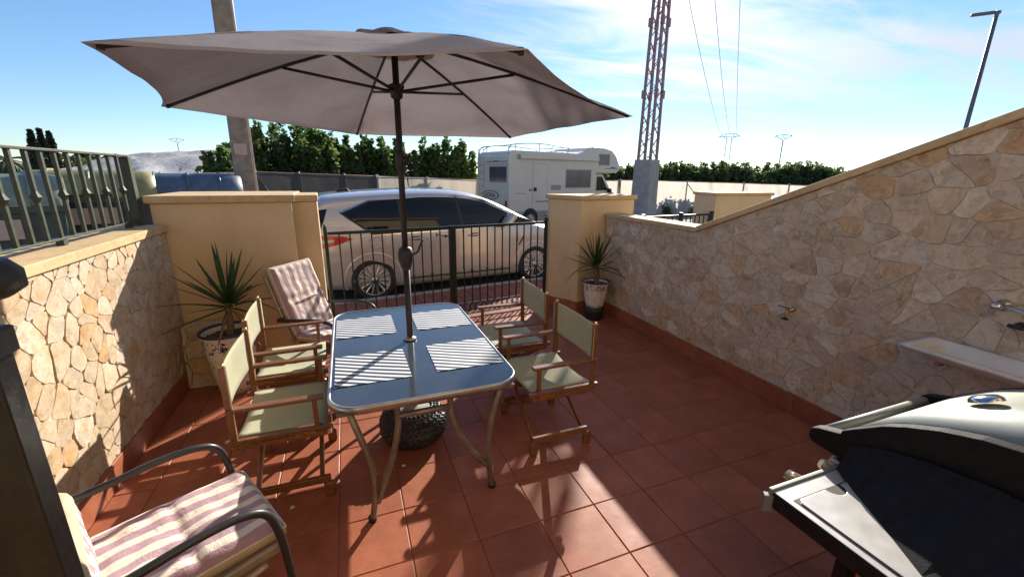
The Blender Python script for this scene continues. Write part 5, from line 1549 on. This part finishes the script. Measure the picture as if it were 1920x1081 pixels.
# =================================================================== STREET FURNITURE
def container(label, loc, rz, lid, body, w=1.75, d=1.15, h=1.72, group='rubbish containers along the street'):
    b = thing('rubbish_container', label, 'rubbish container', loc, rz, group)
    m = MB()
    bz = h * .77
    m.add([(-w / 2 + .10, -d / 2 + .12, .12), (w / 2 - .10, -d / 2 + .12, .12), (w / 2 - .10, d / 2 - .12, .12), (-w / 2 + .10, d / 2 - .12, .12), (-w / 2, -d / 2, bz), (w / 2, -d / 2, bz), (w / 2, d / 2, bz), (-w / 2, d / 2, bz)],
          [(0, 3, 2, 1), (4, 5, 6, 7), (0, 1, 5, 4), (1, 2, 6, 5), (2, 3, 7, 6), (3, 0, 4, 7)])
    m.build('bin_body', body, b, bevel=.05)
    m = MB(); prof = [(-d / 2 - .03, bz + .004), (-d / 2 - .01, bz + .16), (-d / 2 + .16, h - .06), (-d / 2 + .34, h), (d / 2 - .34, h), (d / 2 - .16, h - .06), (d / 2 + .01, bz + .16), (d / 2 + .03, bz + .004)]
    N = 10; vs = []
    for i in range(N + 1):
        t = i / N; x = (t - .5) * (w + .06); k = max(0, abs(2 * t - 1) - .78) / .22
        for y, z in prof: vs.append((x, y * (1 - .05 * k * k), bz + (z - bz) * (1 - .10 * k * k)))
    n = len(prof)
    m.add(vs, [(i * n + j, i * n + j + 1, (i + 1) * n + j + 1, (i + 1) * n + j) for i in range(N) for j in range(n - 1)] + [tuple(range(n)), tuple(N * n + j for j in range(n - 1, -1, -1))])
    ld = m.build('bin_lid', lid, b, True, bevel=0)
    for x in (-w * .30, 0, w * .30):
        m = MB(); m.tube([(x, y * 1.005, z + .006) for y, z in prof], .022, 6); m.build('lid_rib', lid, ld, True)
    m = MB(); m.box((-w * .16, -d / 2 - .075, bz + .02), (w * .16, -d / 2 - .045, bz + .06)); m.build('handle', 'black_trim', ld, bevel=.01)
    m = MB(); m.box((-.30, -d / 2 - .034, bz - .42), (.30, -d / 2 + .02, bz - .16)); m.build('sticker', 'sticker', b)
    m = MB(); m.box((-w / 2 - .02, -d / 2 - .05, bz - .08), (w / 2 + .02, -d / 2 - .02, bz)); m.build('rim', body, b, bevel=.01)
    for x in (-w / 2 + .22, w / 2 - .22):
        m = MB(); m.box((x - .07, -d / 2 - .10, .45), (x + .07, -d / 2 + .06, .62)); m.build('lifting_lug', 'black_trim', b, bevel=.01)
    for x in (-w / 2 + .25, w / 2 - .25):
        for y in (-d / 2 + .22, d / 2 - .22):
            m = MB(); m.lathe([(0, -.03), (.10, -.03), (.10, .03), (0, .03)], 14, (x, y, .10), 'y'); m.build('wheel', 'rubber', b)
    return b
def ground_at(x, dist, z=-.14):
    p = at(x, 330, dist); return (p.x, p.y, z)
container('rubbish container with a rounded blue lid behind the high cream wall', ground_at(352, 10.4, -.13), R(14), 'blue_lid', 'bin_body', 1.62, 1.15, 1.86)
container('rubbish container with a yellow lid seen through the railing', ground_at(172, 10.4, -.13), R(17), 'yellow_lid', 'bin_body', 1.62, 1.15, 1.90)
container('rubbish container with a pale green lid at the left end of the railing', ground_at(-40, 9.3, -.13), R(24), 'green_lid', 'green_body', 1.5, 1.15, 1.84)

# concrete electricity pole with a cable duct
ep = thing('electricity_pole', 'leaning concrete electricity pole behind the parasol', 'pole', ground_at(456, 10.5, -.15), 0)
lean = Vector((-.0, .0, 0))
m = MB()
for z0, z1 in ((0, 9.5),):
    m.add([(-.17, -.13, 0), (.17, -.13, 0), (.17, .13, 0), (-.17, .13, 0), (-.11, -.09, z1), (.13, -.09, z1), (.13, .09, z1), (-.11, .09, z1)], [(0, 3, 2, 1), (4, 5, 6, 7), (0, 1, 5, 4), (1, 2, 6, 5), (2, 3, 7, 6), (3, 0, 4, 7)])
m.build('shaft', 'pole_concrete', ep, bevel=.012)
m = MB(); m.tube([(.185, -.06, 0), (.150, -.05, 9.5)], .032, 10); m.build('cable_duct', 'pvc', ep, True)
m = MB(); m.box((-.13, -.137, 2.25), (.09, -.118, 2.46)); m.build('plate', 'sticker', ep)
ep.rotation_euler = (0, R(.6), R(18))

# lattice mast on a concrete foot
def lattice(parent, w0, w1, z0, z1, step, leg, diag, mat):
    for sx, sy in ((-1, -1), (1, -1), (1, 1), (-1, 1)):
        m = MB(); m.bar((sx * w0, sy * w0, z0), (sx * w1, sy * w1, z1), leg, leg); m.build('leg', mat, parent)
    z = z0; k = 0
    def wd(z): return w0 + (w1 - w0) * (z - z0) / (z1 - z0)
    while z < z1 - step * .5:
        a, b = wd(z), wd(z + step); q = 1 if k % 2 else -1
        for A, B in (((-q * a, -a * 1.02, z), (q * b, -b * 1.02, z + step)), ((q * a, a * 1.02, z), (-q * b, b * 1.02, z + step)), ((-a * 1.02, q * a, z), (-b * 1.02, -q * b, z + step)), ((a * 1.02, -q * a, z), (b * 1.02, q * b, z + step))):
            m = MB(); m.bar(A, B, diag, diag * .4); m.build('brace', mat, parent)
        z += step; k += 1
    z = z0 + 2.0
    while z < z1:
        a = wd(z) + leg * .3
        for sx, sy in ((-1, -1), (1, -1), (1, 1), (-1, 1)):
            m = MB(); m.bar((sx * a, sy * a, z - .12), (sx * a, sy * a, z + .12), leg * 1.35, leg * 1.35); m.build('splice_plate', mat, parent)
        z += 2.05
pyl = thing('lattice_mast', 'tall steel lattice mast with a painted reddish flare tint, on a big concrete foot right of the camper', 'mast', ground_at(1211, 15.4, -.3), R(24))
m = MB(); m.add([(-.34, -.34, -.1), (.34, -.34, -.1), (.34, .34, -.1), (-.34, .34, -.1), (-.305, -.305, 2.60), (.305, -.305, 2.60), (.305, .305, 2.60), (-.305, .305, 2.60)], [(0, 3, 2, 1), (4, 5, 6, 7), (0, 1, 5, 4), (1, 2, 6, 5), (2, 3, 7, 6), (3, 0, 4, 7)]); m.build('foot', 'concrete', pyl, bevel=.02)
lattice(pyl, .215, .095, 2.6, 15.0, .36, .075, .034, 'flare_tinted_steel')
m = MB(); m.bar((-1.6, 0, 14.2), (1.6, 0, 14.2), .12, .12); m.build('cross_arm', 'flare_tinted_steel', pyl)
mast_top = Vector(pyl.location) + Vector((0, 0, 14.2))

# street lamp
lp = thing('street_lamp', 'slim grey street lamp standing beyond the top of the sloping wall', 'street lamp', ground_at(1786, 17.0, -.3), R(-150))
m = MB(); m.tube([(0, 0, 0), (0, 0, 6.05)], [.062, .042], 12); m.build('pole', 'lamp_grey', lp, True)
m = MB(); m.tube([(0, 0, 6.0), (0, 0, 6.12), (.03, 0, 6.13)], .045, 10); m.box((-.06, -.05, 6.07), (.04, .05, 6.14)); m.build('bracket', 'lamp_grey', lp, bevel=.01)
m = MB(); m.prism([(.02, -.05), (.10, -.08), (.42, -.075), (.48, -.04), (.48, .04), (.42, .075), (.10, .08), (.02, .05)], 6.09, 6.145); m.build('lamp_head', 'lamp_grey', lp, bevel=.015)
lp.rotation_euler = (0, 0, R(128))

# far pylons and the wires that run from them to the mast
def far_pylon(label, x, dist, ztop, w, kind):
    p0 = at(x, 330, dist)
    p = thing('pylon', label, 'pylon', (p0.x, p0.y, -.4), math.atan2(p0.y, p0.x) - math.pi / 2, 'distant power pylons')
    h = ztop + .4; t = .0009 * min(dist, 150)
    mb = MB()
    if kind == 'h':
        for s in (-1, 1): mb.bar((s * w * .30, 0, 0), (s * w * .22, 0, h * .93), t * 1.4, t * 1.4)
        mb.build('leg', 'lamp_grey', p); mb = MB()
        hh = w * .5
        pts = [(-w, 0, h - hh * .55), (-w * .45, 0, h), (w * .45, 0, h), (w, 0, h - hh * .55)]
        for a, b in zip(pts, pts[1:]): mb.bar(a, b, t, t)
        mb.bar(pts[0], pts[3], t, t); mb.bar((-w * .6, 0, h - hh * .55), (-w * .25, 0, h - hh), t, t); mb.bar((w * .6, 0, h - hh * .55), (w * .25, 0, h - hh), t, t)
        mb.bar((-w * .45, 0, h), (-w * .3, 0, h - hh * .55), t, t); mb.bar((w * .45, 0, h), (w * .3, 0, h - hh * .55), t, t)
        mb.build('cross_arm', 'lamp_grey', p)
    else:
        mb.bar((0, 0, 0), (0, 0, h - w * .8), t * 2, t * 2); mb.build('pole', 'lamp_grey', p); mb = MB()
        for s in (-1, 1): mb.bar((0, 0, h - w * .8), (s * w, 0, h - w * .15), t, t); mb.bar((s * w, 0, h - w * .15), (0, 0, h), t, t); mb.bar((s * w * .3, 0, h - w * .55), (0, 0, h - w * .3), t, t)
        for s in (-1, 0, 1): mb.bar((s * w, 0, h - w * (.15 if s else 0)), (s * w, 0, h - w * (.15 if s else 0) - w * .25), t, t)
        mb.build('cross_arm', 'lamp_grey', p)
    return Vector((p0.x, p0.y, ztop))
P1 = far_pylon('two-legged pylon far beyond the right hedge, nearest the mast', 1358, 135, 13.0, 2.6, 'h')
P2 = far_pylon('single-pole pylon with a V-shaped head beyond the middle of the right hedge', 1457, 150, 13.6, 2.0, 'v')
far_pylon('tiny pylon fading over the right end of the hedge', 1566, 330, 12.0, 2.2, 'v')
far_pylon('tiny V-headed pylon on the skyline above the grey crop netting', 344, 260, 16.2, 2.6, 'v')
for i, s in enumerate((-1.5, 0, 1.5)):
    a = Vector((P1.x, P1.y, P1.z)) + Vector((s * 1.2, -s * .5, -.6 if s else .0))
    b = mast_top + Vector((s, -s * .4, .25))
    b = b + (b - a).normalized() * 2
    d = b - a
    m = MB(); m.tube([a + d * (k / 24) - Vector((0, 0, 4.0 * (k / 24) * (1 - k / 24) * 1.6)) for k in range(25)], [.045 - .030 * k / 24 for k in range(25)], 5)
    tag(m.build('power_line', 'lamp_grey', None, True), ['left power line running from the two-legged pylon to the mast', 'middle power line running from the two-legged pylon to the mast', 'right power line running from the two-legged pylon to the mast'][i], 'power line', 'power lines')

# neighbour's low black railing
a, b = Vector((4.42, 5.62, 0)), Vector((6.10, 5.84, 0)); d = b - a; L = d.length
nr_ = thing('railing', 'low black gate-like railing of the neighbouring plot beyond the level stone wall', 'railing', a, math.atan2(d.y, d.x))
m = MB(); m.box((0, -.018, 1.115), (L, .018, 1.150)); m.build('top_rail', 'black_iron', nr_)
m = MB(); m.box((0, -.014, .06), (L, .014, .09)); m.build('bottom_rail', 'black_iron', nr_)
for x in (0, L * .52, L - .03):
    m = MB(); m.box((x - .03, -.025, 0), (x + .03, .025, 1.185)); m.build('post', 'black_iron', nr_)
bb = MB(); bb.box((-.007, -.007, .09), (.007, .007, 1.115)); bme = bb.mesh('baluster', 'black_iron')
for k in range(1, 15): link('baluster', bme, nr_, loc=(L * k / 15, 0, 0))

# wind-break fence: cloth on steel posts, in straight runs
def fence(label, pts, cloth, sag, seed, brace=()):
    A = pts[0][0]
    f = thing('windbreak_fence', label, 'fence', A, 0, 'cloth fences along the far side of the street')
    for i, (p, h) in enumerate(pts):
        m = MB(); m.tube([p - A, p - A + Vector((0, 0, h + .05))], .035, 8); m.build('post', 'concrete', f, True)
        if i in brace:
            q = (pts[min(i + 1, len(pts) - 1)][0] - p).normalized() if i + 1 < len(pts) else (p - pts[i - 1][0]).normalized()
            m = MB(); m.tube([p - A + Vector((0, 0, h * .95)), p - A + q * 1.3 + Vector((0, -.05, .05))], .022, 6); m.build('brace', 'concrete', f, True)
    rnd = random.Random(seed)
    for (p, h), (q, k) in zip(pts, pts[1:]):
        m = MB(); dv = q - p; nrm = Vector((-dv.y, dv.x, 0)).normalized(); ph = rnd.uniform(0, 9)
        n = max(6, int(dv.length / .22))
        def fn(s, t):
            w = noise.noise(Vector((s * dv.length * 1.1 + ph - t * .7, t * .7, seed))) * .075 + .030 * noise.noise(Vector((s * dv.length * 3.5 - t * 1.6, ph, t)))
            top = (h + (k - h) * s) - sag * 4 * s * (1 - s) - .02
            return p - A + dv * s + nrm * (w * (.3 + math.sin(math.pi * t) * .8) - .04) + Vector((0, 0, .02 + top * t))
        m.grid(fn, n, 7); m.build('cloth_panel', cloth, f, True)
    m = MB(); m.tube([p - A + Vector((0, 0, h)) for p, h in pts], .014, 5); m.build('top_wire', 'flare_tinted_steel', f)
def fp(x, dist, ytop, z=-.2):
    p = at(x, ytop, dist); return (Vector((p.x, p.y, z)), p.z - z)
fence('cloth fence coloured dark for tree shade, below the tall trees, behind the silver car roof', [fp(478, 14.0, 322), fp(560, 14.6, 325), fp(645, 15.4, 328), fp(705, 16.2, 330)], 'shaded_cloth', .01, 3, (0,))
fence('beige cloth fence with leaf shadows between the tall trees and the camper', [fp(708, 16.3, 330), fp(800, 17.6, 333), fp(897, 19.2, 337), fp(985, 21, 338), fp(1075, 22.4, 338), fp(1160, 23.4, 338)], 'windbreak_cloth', .02, 5)
fence('pale cloth fence under the right hedge, beside the lattice mast', [fp(1164, 23.5, 337), fp(1228, 24.2, 338), fp(1289, 24.8, 340), fp(1395, 25.5, 343), fp(1480, 26.0, 346), fp(1600, 27, 350)], 'windbreak_cloth', .03, 8, (2,))
fence('grey cloth fence at the far left behind the rubbish containers', [fp(20, 12.2, 352), fp(120, 12.0, 345), fp(200, 12.2, 336), fp(300, 12.8, 327), fp(372, 13.2, 325), fp(474, 13.9, 323)], 'windbreak_cloth', .01, 12)

# crop netting: a long sheeted field, its ridges sagging between supports
def build_crop():
    m = MB(); nu, nv = 70, 26
    top = [(-60, 4), (80, 318), (150, 309), (220, 300), (260, 294), (330, 291), (365, 289), (420, 287), (520, 292), (640, 300), (800, 312)]
    def fn(s, t):
        x = 60 + 760 * s
        D = 26 + 30 * t
        y_top = interp([(60, 322), (110, 316), (160, 308), (220, 299), (262, 294), (330, 290), (372, 288), (430, 287), (520, 291), (640, 298), (820, 312)], x)
        far = at(x, y_top, 56)
        near = at(x, 340, 26); 
        p = at(x, 330, D)
        zn, zf = .9, far.z
        h = zn + (zf - zn) * (math.sin(t * math.pi / 2) ** .9)
        h += .16 * abs(math.sin(t * 9 + s * 4)) + .28 * noise.noise(Vector((s * 16, t * 5, 2))) * (t * (1.0 - t) * 3 + .12) + .10 * noise.noise(Vector((s * 50, t * 18, 5)))
        return (p.x, p.y, h)
    m.grid(fn, nu, nv)
    n = len(m.v); vs = list(m.v)
    # close the sheet with a skirt to the ground so that it is a body, not a card
    per = list(range(nu + 1)) + [(j + 1) * (nu + 1) - 1 for j in range(1, nv + 1)] + [nv * (nu + 1) + i for i in range(nu - 1, -1, -1)] + [j * (nu + 1) for j in range(nv - 1, 0, -1)]
    base = len(m.v)
    for i in per: m.v.append((vs[i][0], vs[i][1], -.4))
    for i in range(len(per)):
        m.f.append((per[i], per[(i + 1) % len(per)], base + (i + 1) % len(per), base + i)); m.mi.append(0)
    tag(m.build('crop_netting', 'crop_net', None, True), 'broad field of grey crop netting rising behind the rubbish containers', 'crop netting')
build_crop()

# =================================================================== VEGETATION
def leaf_cloud(m, pts, size, rnd, up=.2):
    for p, s in pts:
        a = Vector((rnd.gauss(0, 1), rnd.gauss(0, 1), rnd.gauss(0, .6) + up)).normalized()
        b = a.cross(Vector((rnd.gauss(0, 1), rnd.gauss(0, 1), rnd.gauss(0, 1)))).normalized()
        L, W = size * s, size * s * .42
        m.add([p, p + a * L * .5 + b * W, p + a * L, p + a * L * .5 - b * W], [(0, 1, 2, 3)])
def shoot_tree(label, cat, group, base, height, rad, shoots, leaves, size, rnd, mat, skirt=.35, dens=1.0):
    t = thing('tree', label, cat, base, 0, group)
    m = MB(); tr = MB()
    fk = height * .12
    tr.tube([(0, 0, -.1), (.02, 0, fk)], [.09, .07], 8)
    for k in range(shoots):
        a = rnd.uniform(0, 6.283); r = rad * math.sqrt(rnd.random())
        h = height * (rnd.uniform(.76, 1.0) - .20 * (r / rad) ** 2 * rnd.random())
        if k == 0: r, h = 0, height
        bx, by = r * math.cos(a), r * math.sin(a)
        lx, ly = rnd.uniform(-.10, .10) * height * .2, rnd.uniform(-.1, .1) * height * .2
        tr.tube([(0.01, 0, fk - .02), (bx * .5, by * .5, h * .3), (bx, by, h * .62), (bx + lx, by + ly, h * .97)], [.04, .03, .02, .006], 5)
        n = int(leaves / shoots)
        w = rad * rnd.uniform(.26, .42)
        pts = []
        for _ in range(n):
            z = skirt * .3 + (h - skirt * .3) * (rnd.random() ** .82)
            u = z / h
            if u < .5: cx, cy = bx * (u / .5), by * (u / .5)
            else: cx, cy = bx + lx * (u - .5) * 2, by + ly * (u - .5) * 2
            wr = w * (1.0 if u < .55 else max(.22, 1 - ((u - .55) / .45) ** 1.6 * .8)) * (.85 + .45 * noise.noise(Vector((z * 2.2, k * 3.3, bx * 5))))
            if u < .55: wr += rad * .35 * (1 - u / .55)
            an = rnd.uniform(0, 6.283); rr = wr * math.sqrt(rnd.random())
            pts.append((Vector((cx + rr * math.cos(an), cy + rr * math.sin(an), z)), rnd.uniform(.7, 1.25)))
        leaf_cloud(m, pts, size, rnd, .35)
    tr.build('trunk', 'trunk_bark', t, True)
    m.build('crown', mat, t)
    return t
rnd = random.Random(77)
# tall trees behind the dark fence: (pixel of the tip x, y, distance, radius, shoots, words)
tall = [(432, 268, 15.6, .75, 7, 'low spreading tree at the left end of the row, left of the electricity pole'),
        (484, 232, 17.0, .50, 5, 'slender tree just right of the electricity pole'),
        (530, 228, 17.6, .75, 11, 'dense broad tree, second right of the electricity pole'),
        (575, 232, 18.0, .72, 10, 'dense broad tree whose top touches the hem of the parasol'),
        (604, 248, 18.0, .45, 5, 'narrow tree beneath the left part of the parasol, right of the dense broad ones'),
        (648, 252, 18.6, .42, 5, 'narrow pointed tree left of the parasol rib tip'),
        (682, 250, 19.2, .45, 5, 'narrow pointed tree at the parasol rib tip'),
        (716, 258, 19.4, .40, 5, 'narrow tree immediately left of the parasol pole'),
        (742, 262, 19.8, .40, 4, 'tree standing right behind the parasol pole'),
        (790, 258, 20.4, .48, 6, 'tree immediately right of the parasol pole'),
        (832, 256, 20.8, .55, 8, 'dense tree between the parasol pole and the camper'),
        (862, 262, 21.2, .45, 5, 'tree with loose upright shoots next to the camper'),
        (884, 300, 22.0, .50, 5, 'small low tree touching the back of the camper')]
for x, y, D, r, k, lab in tall:
    top = at(x, y, D)
    shoot_tree(lab, 'tree', 'tall trees behind the dark fence', (top.x, top.y, -.2), top.z + .2, r * 1.5, k + 7, 2000 + 330 * k, .165, rnd, 'citrus_leaf')
# orchard hedge on the right: a row of trees one can just tell apart
xs = 1120
i = 0
words = ['first', 'second', 'third', 'fourth', 'fifth', 'sixth', 'seventh', 'eighth', 'ninth', 'tenth', 'eleventh', 'twelfth', 'thirteenth', 'fourteenth', 'fifteenth', 'sixteenth', 'seventeenth', 'eighteenth', 'nineteenth', 'twentieth', 'twenty-first', 'twenty-second', 'twenty-third', 'twenty-fourth', 'twenty-fifth', 'twenty-sixth', 'twenty-seventh', 'twenty-eighth', 'twenty-ninth', 'thirtieth', 'thirty-first', 'thirty-second', 'thirty-third', 'thirty-fourth']
while xs < 1690:
    D = 27.5 + (xs - 1120) * .012
    tipy = interp([(1120, 312), (1190, 306), (1300, 304), (1420, 306), (1520, 311), (1600, 316), (1690, 322)], xs) + rnd.uniform(-4, 7)
    if 1500 < xs < 1520: tipy -= 8
    top = at(xs, tipy, D)
    shoot_tree(words[i] + ' orchard tree from the camper, in the row behind the pale fence', 'tree', 'orchard trees behind the pale fence', (top.x, top.y, -.3), top.z + .3, 1.05, 20, 2600, .19, rnd, 'orchard_leaf', .1)
    xs += rnd.uniform(17, 22); i += 1
# cypresses, palms and field far left
def cypress(x, ytip, D, w, lab):
    top = at(x, ytip, D); h = top.z + .4
    t = thing('cypress_tree', lab, 'tree', (top.x, top.y, -.4), 0, 'cypresses beyond the railing')
    m = MB(); m.tube([(0, 0, 0), (0, 0, h * .8)], [.12, .03], 6); m.build('trunk', 'trunk_bark', t)
    m = MB(); pts = []
    for _ in range(3400):
        z = h * (.04 + .96 * rnd.random() ** .9); u = z / h
        r = w * (math.sin(math.pi * min(1, (u * .92 + .1))) ** .75) * (.86 + .2 * math.sin(z * 3 + x))
        a = rnd.uniform(0, 6.283); rr = r * math.sqrt(rnd.uniform(.25, 1))
        pts.append((Vector((rr * math.cos(a), rr * math.sin(a), z)), rnd.uniform(.7, 1.2)))
    leaf_cloud(m, pts, .17, rnd, 1.3); m.build('crown', 'cypress_leaf', t)
cypress(56, 246, 38, .42, 'left and stoutest of the three dark cypresses')
cypress(73, 244, 39, .27, 'middle cypress, slim, the tallest of the three')
cypress(91, 249, 40, .30, 'right cypress of the three, with a pointed tip')
def palm(x, ytop, D, lab, r=1.5):
    top = at(x, ytop, D); h = top.z + .4 - r * .4
    t = thing('palm_tree', lab, 'tree', (top.x, top.y, -.4), 0, 'distant palms beyond the railing')
    m = MB(); m.tube([(0, 0, 0), (.1, 0, h * .5), (0, 0, h)], [.22, .16, .15], 7); m.build('trunk', 'trunk_bark', t, True)
    m = MB()
    for k in range(26):
        a = k * 2.4; el = rnd.uniform(-.5, 1.1); d = Vector((math.cos(a), math.sin(a), 0))
        P = [Vector((0, 0, h)) + d * (r * s) + Vector((0, 0, r * (math.sin(el) * s - .75 * s * s))) for s in (0, .25, .5, .75, 1)]
        sd_ = Vector((-math.sin(a), math.cos(a), 0)) * .16
        vs = []
        for j, p in enumerate(P):
            w = math.sin(math.pi * (.12 + .88 * j / 4)) + .05
            vs += [p - sd_ * w - Vector((0, 0, .1 * w)), p, p + sd_ * w - Vector((0, 0, .1 * w))]
        m.add(vs, [(j * 3 + q, j * 3 + q + 1, j * 3 + q + 4, j * 3 + q + 3) for j in range(4) for q in range(2)])
    m.build('crown', 'palm_leaf', t)
palm(146, 279, 62, 'distant palm, nearest the three cypresses')
palm(164, 285, 66, 'distant palm, second to the right of the cypresses', 1.3)
palm(176, 288, 70, 'distant palm, third to the right of the cypresses', 1.3)
palm(203, 284, 74, 'distant palm with a round dense head, farthest right of the palms', 1.25)
palm(8, 284, 55, 'distant palm at the left edge, left of the cypresses', 1.6)
# round dark tree by the cypresses and the far orchards
shoot_tree('low dark rounded tree right of the three cypresses', 'tree', None, ground_at(118, 44, -.4), at(118, 289, 44).z + .4, 1.6, 14, 3000, .3, rnd, 'orchard_leaf')
m = MB(); pts = []
for _ in range(9000):
    x = rnd.uniform(-260, 150); D = rnd.uniform(70, 95)
    p = at(x, 318, D); p.z = rnd.uniform(-.4, 1.9)
    pts.append((p, rnd.uniform(.7, 1.3)))
leaf_cloud(m, pts, .9, rnd, .3)
tag(m.build('far_orchard', 'orchard_leaf'), 'far green orchard seen through the left end of the railing', 'orchard', None, 'stuff')
# weeds and a shrub at the foot of the pale fence
def shrub(x, D, h, r, n, lab):
    b = at(x, 330, D)
    t = thing('shrub', lab, 'shrub', (b.x, b.y, -.28), 0, 'shrubs at the foot of the pale fence')
    m = MB(); s = MB(); pts = []
    for k in range(9):
        a = rnd.uniform(0, 6.28); e = Vector((r * math.cos(a) * rnd.random(), r * math.sin(a) * rnd.random(), h * rnd.uniform(.6, 1)))
        s.tube([(0, 0, 0), e * .5, e], [.015, .01, .004], 4)
        for _ in range(n // 9): pts.append((e * rnd.uniform(.3, 1) + Vector((rnd.gauss(0, .11), rnd.gauss(0, .11), rnd.gauss(0, .08))), rnd.uniform(.7, 1.2)))
    leaf_cloud(m, pts, .12, rnd, .3); s.build('stem', 'trunk_bark', t); m.build('foliage', 'orchard_leaf', t)
shrub(1340, 23.6, .95, .55, 700, 'dark shrub at the foot of the pale fence beside the neighbouring cream pillar')
shrub(1312, 24.0, .45, .35, 300, 'small tuft of weeds left of the dark shrub by the pale fence')
shrub(1258, 24.0, .55, .25, 240, 'thin weeds growing up the pale fence near the lattice mast')

for lab, x, y in (('tiny white scrap on the tiles between the table legs', .196, 2.36), ('tiny white scrap on the tiles left of the near left table leg', -.42, 2.22)):
    m = MB(); m.add([(-.012, -.008, 0), (.010, -.011, .004), (.014, .007, .001), (-.006, .012, .006)], [(0, 1, 2), (0, 2, 3)])
    o = m.build('paper_scrap', 'camper_white', None, loc=(x, y, .0015)); o.modifiers.new('thickness', 'SOLIDIFY').thickness = .001
    tag(o, lab, 'scrap', 'white scraps on the tiles')
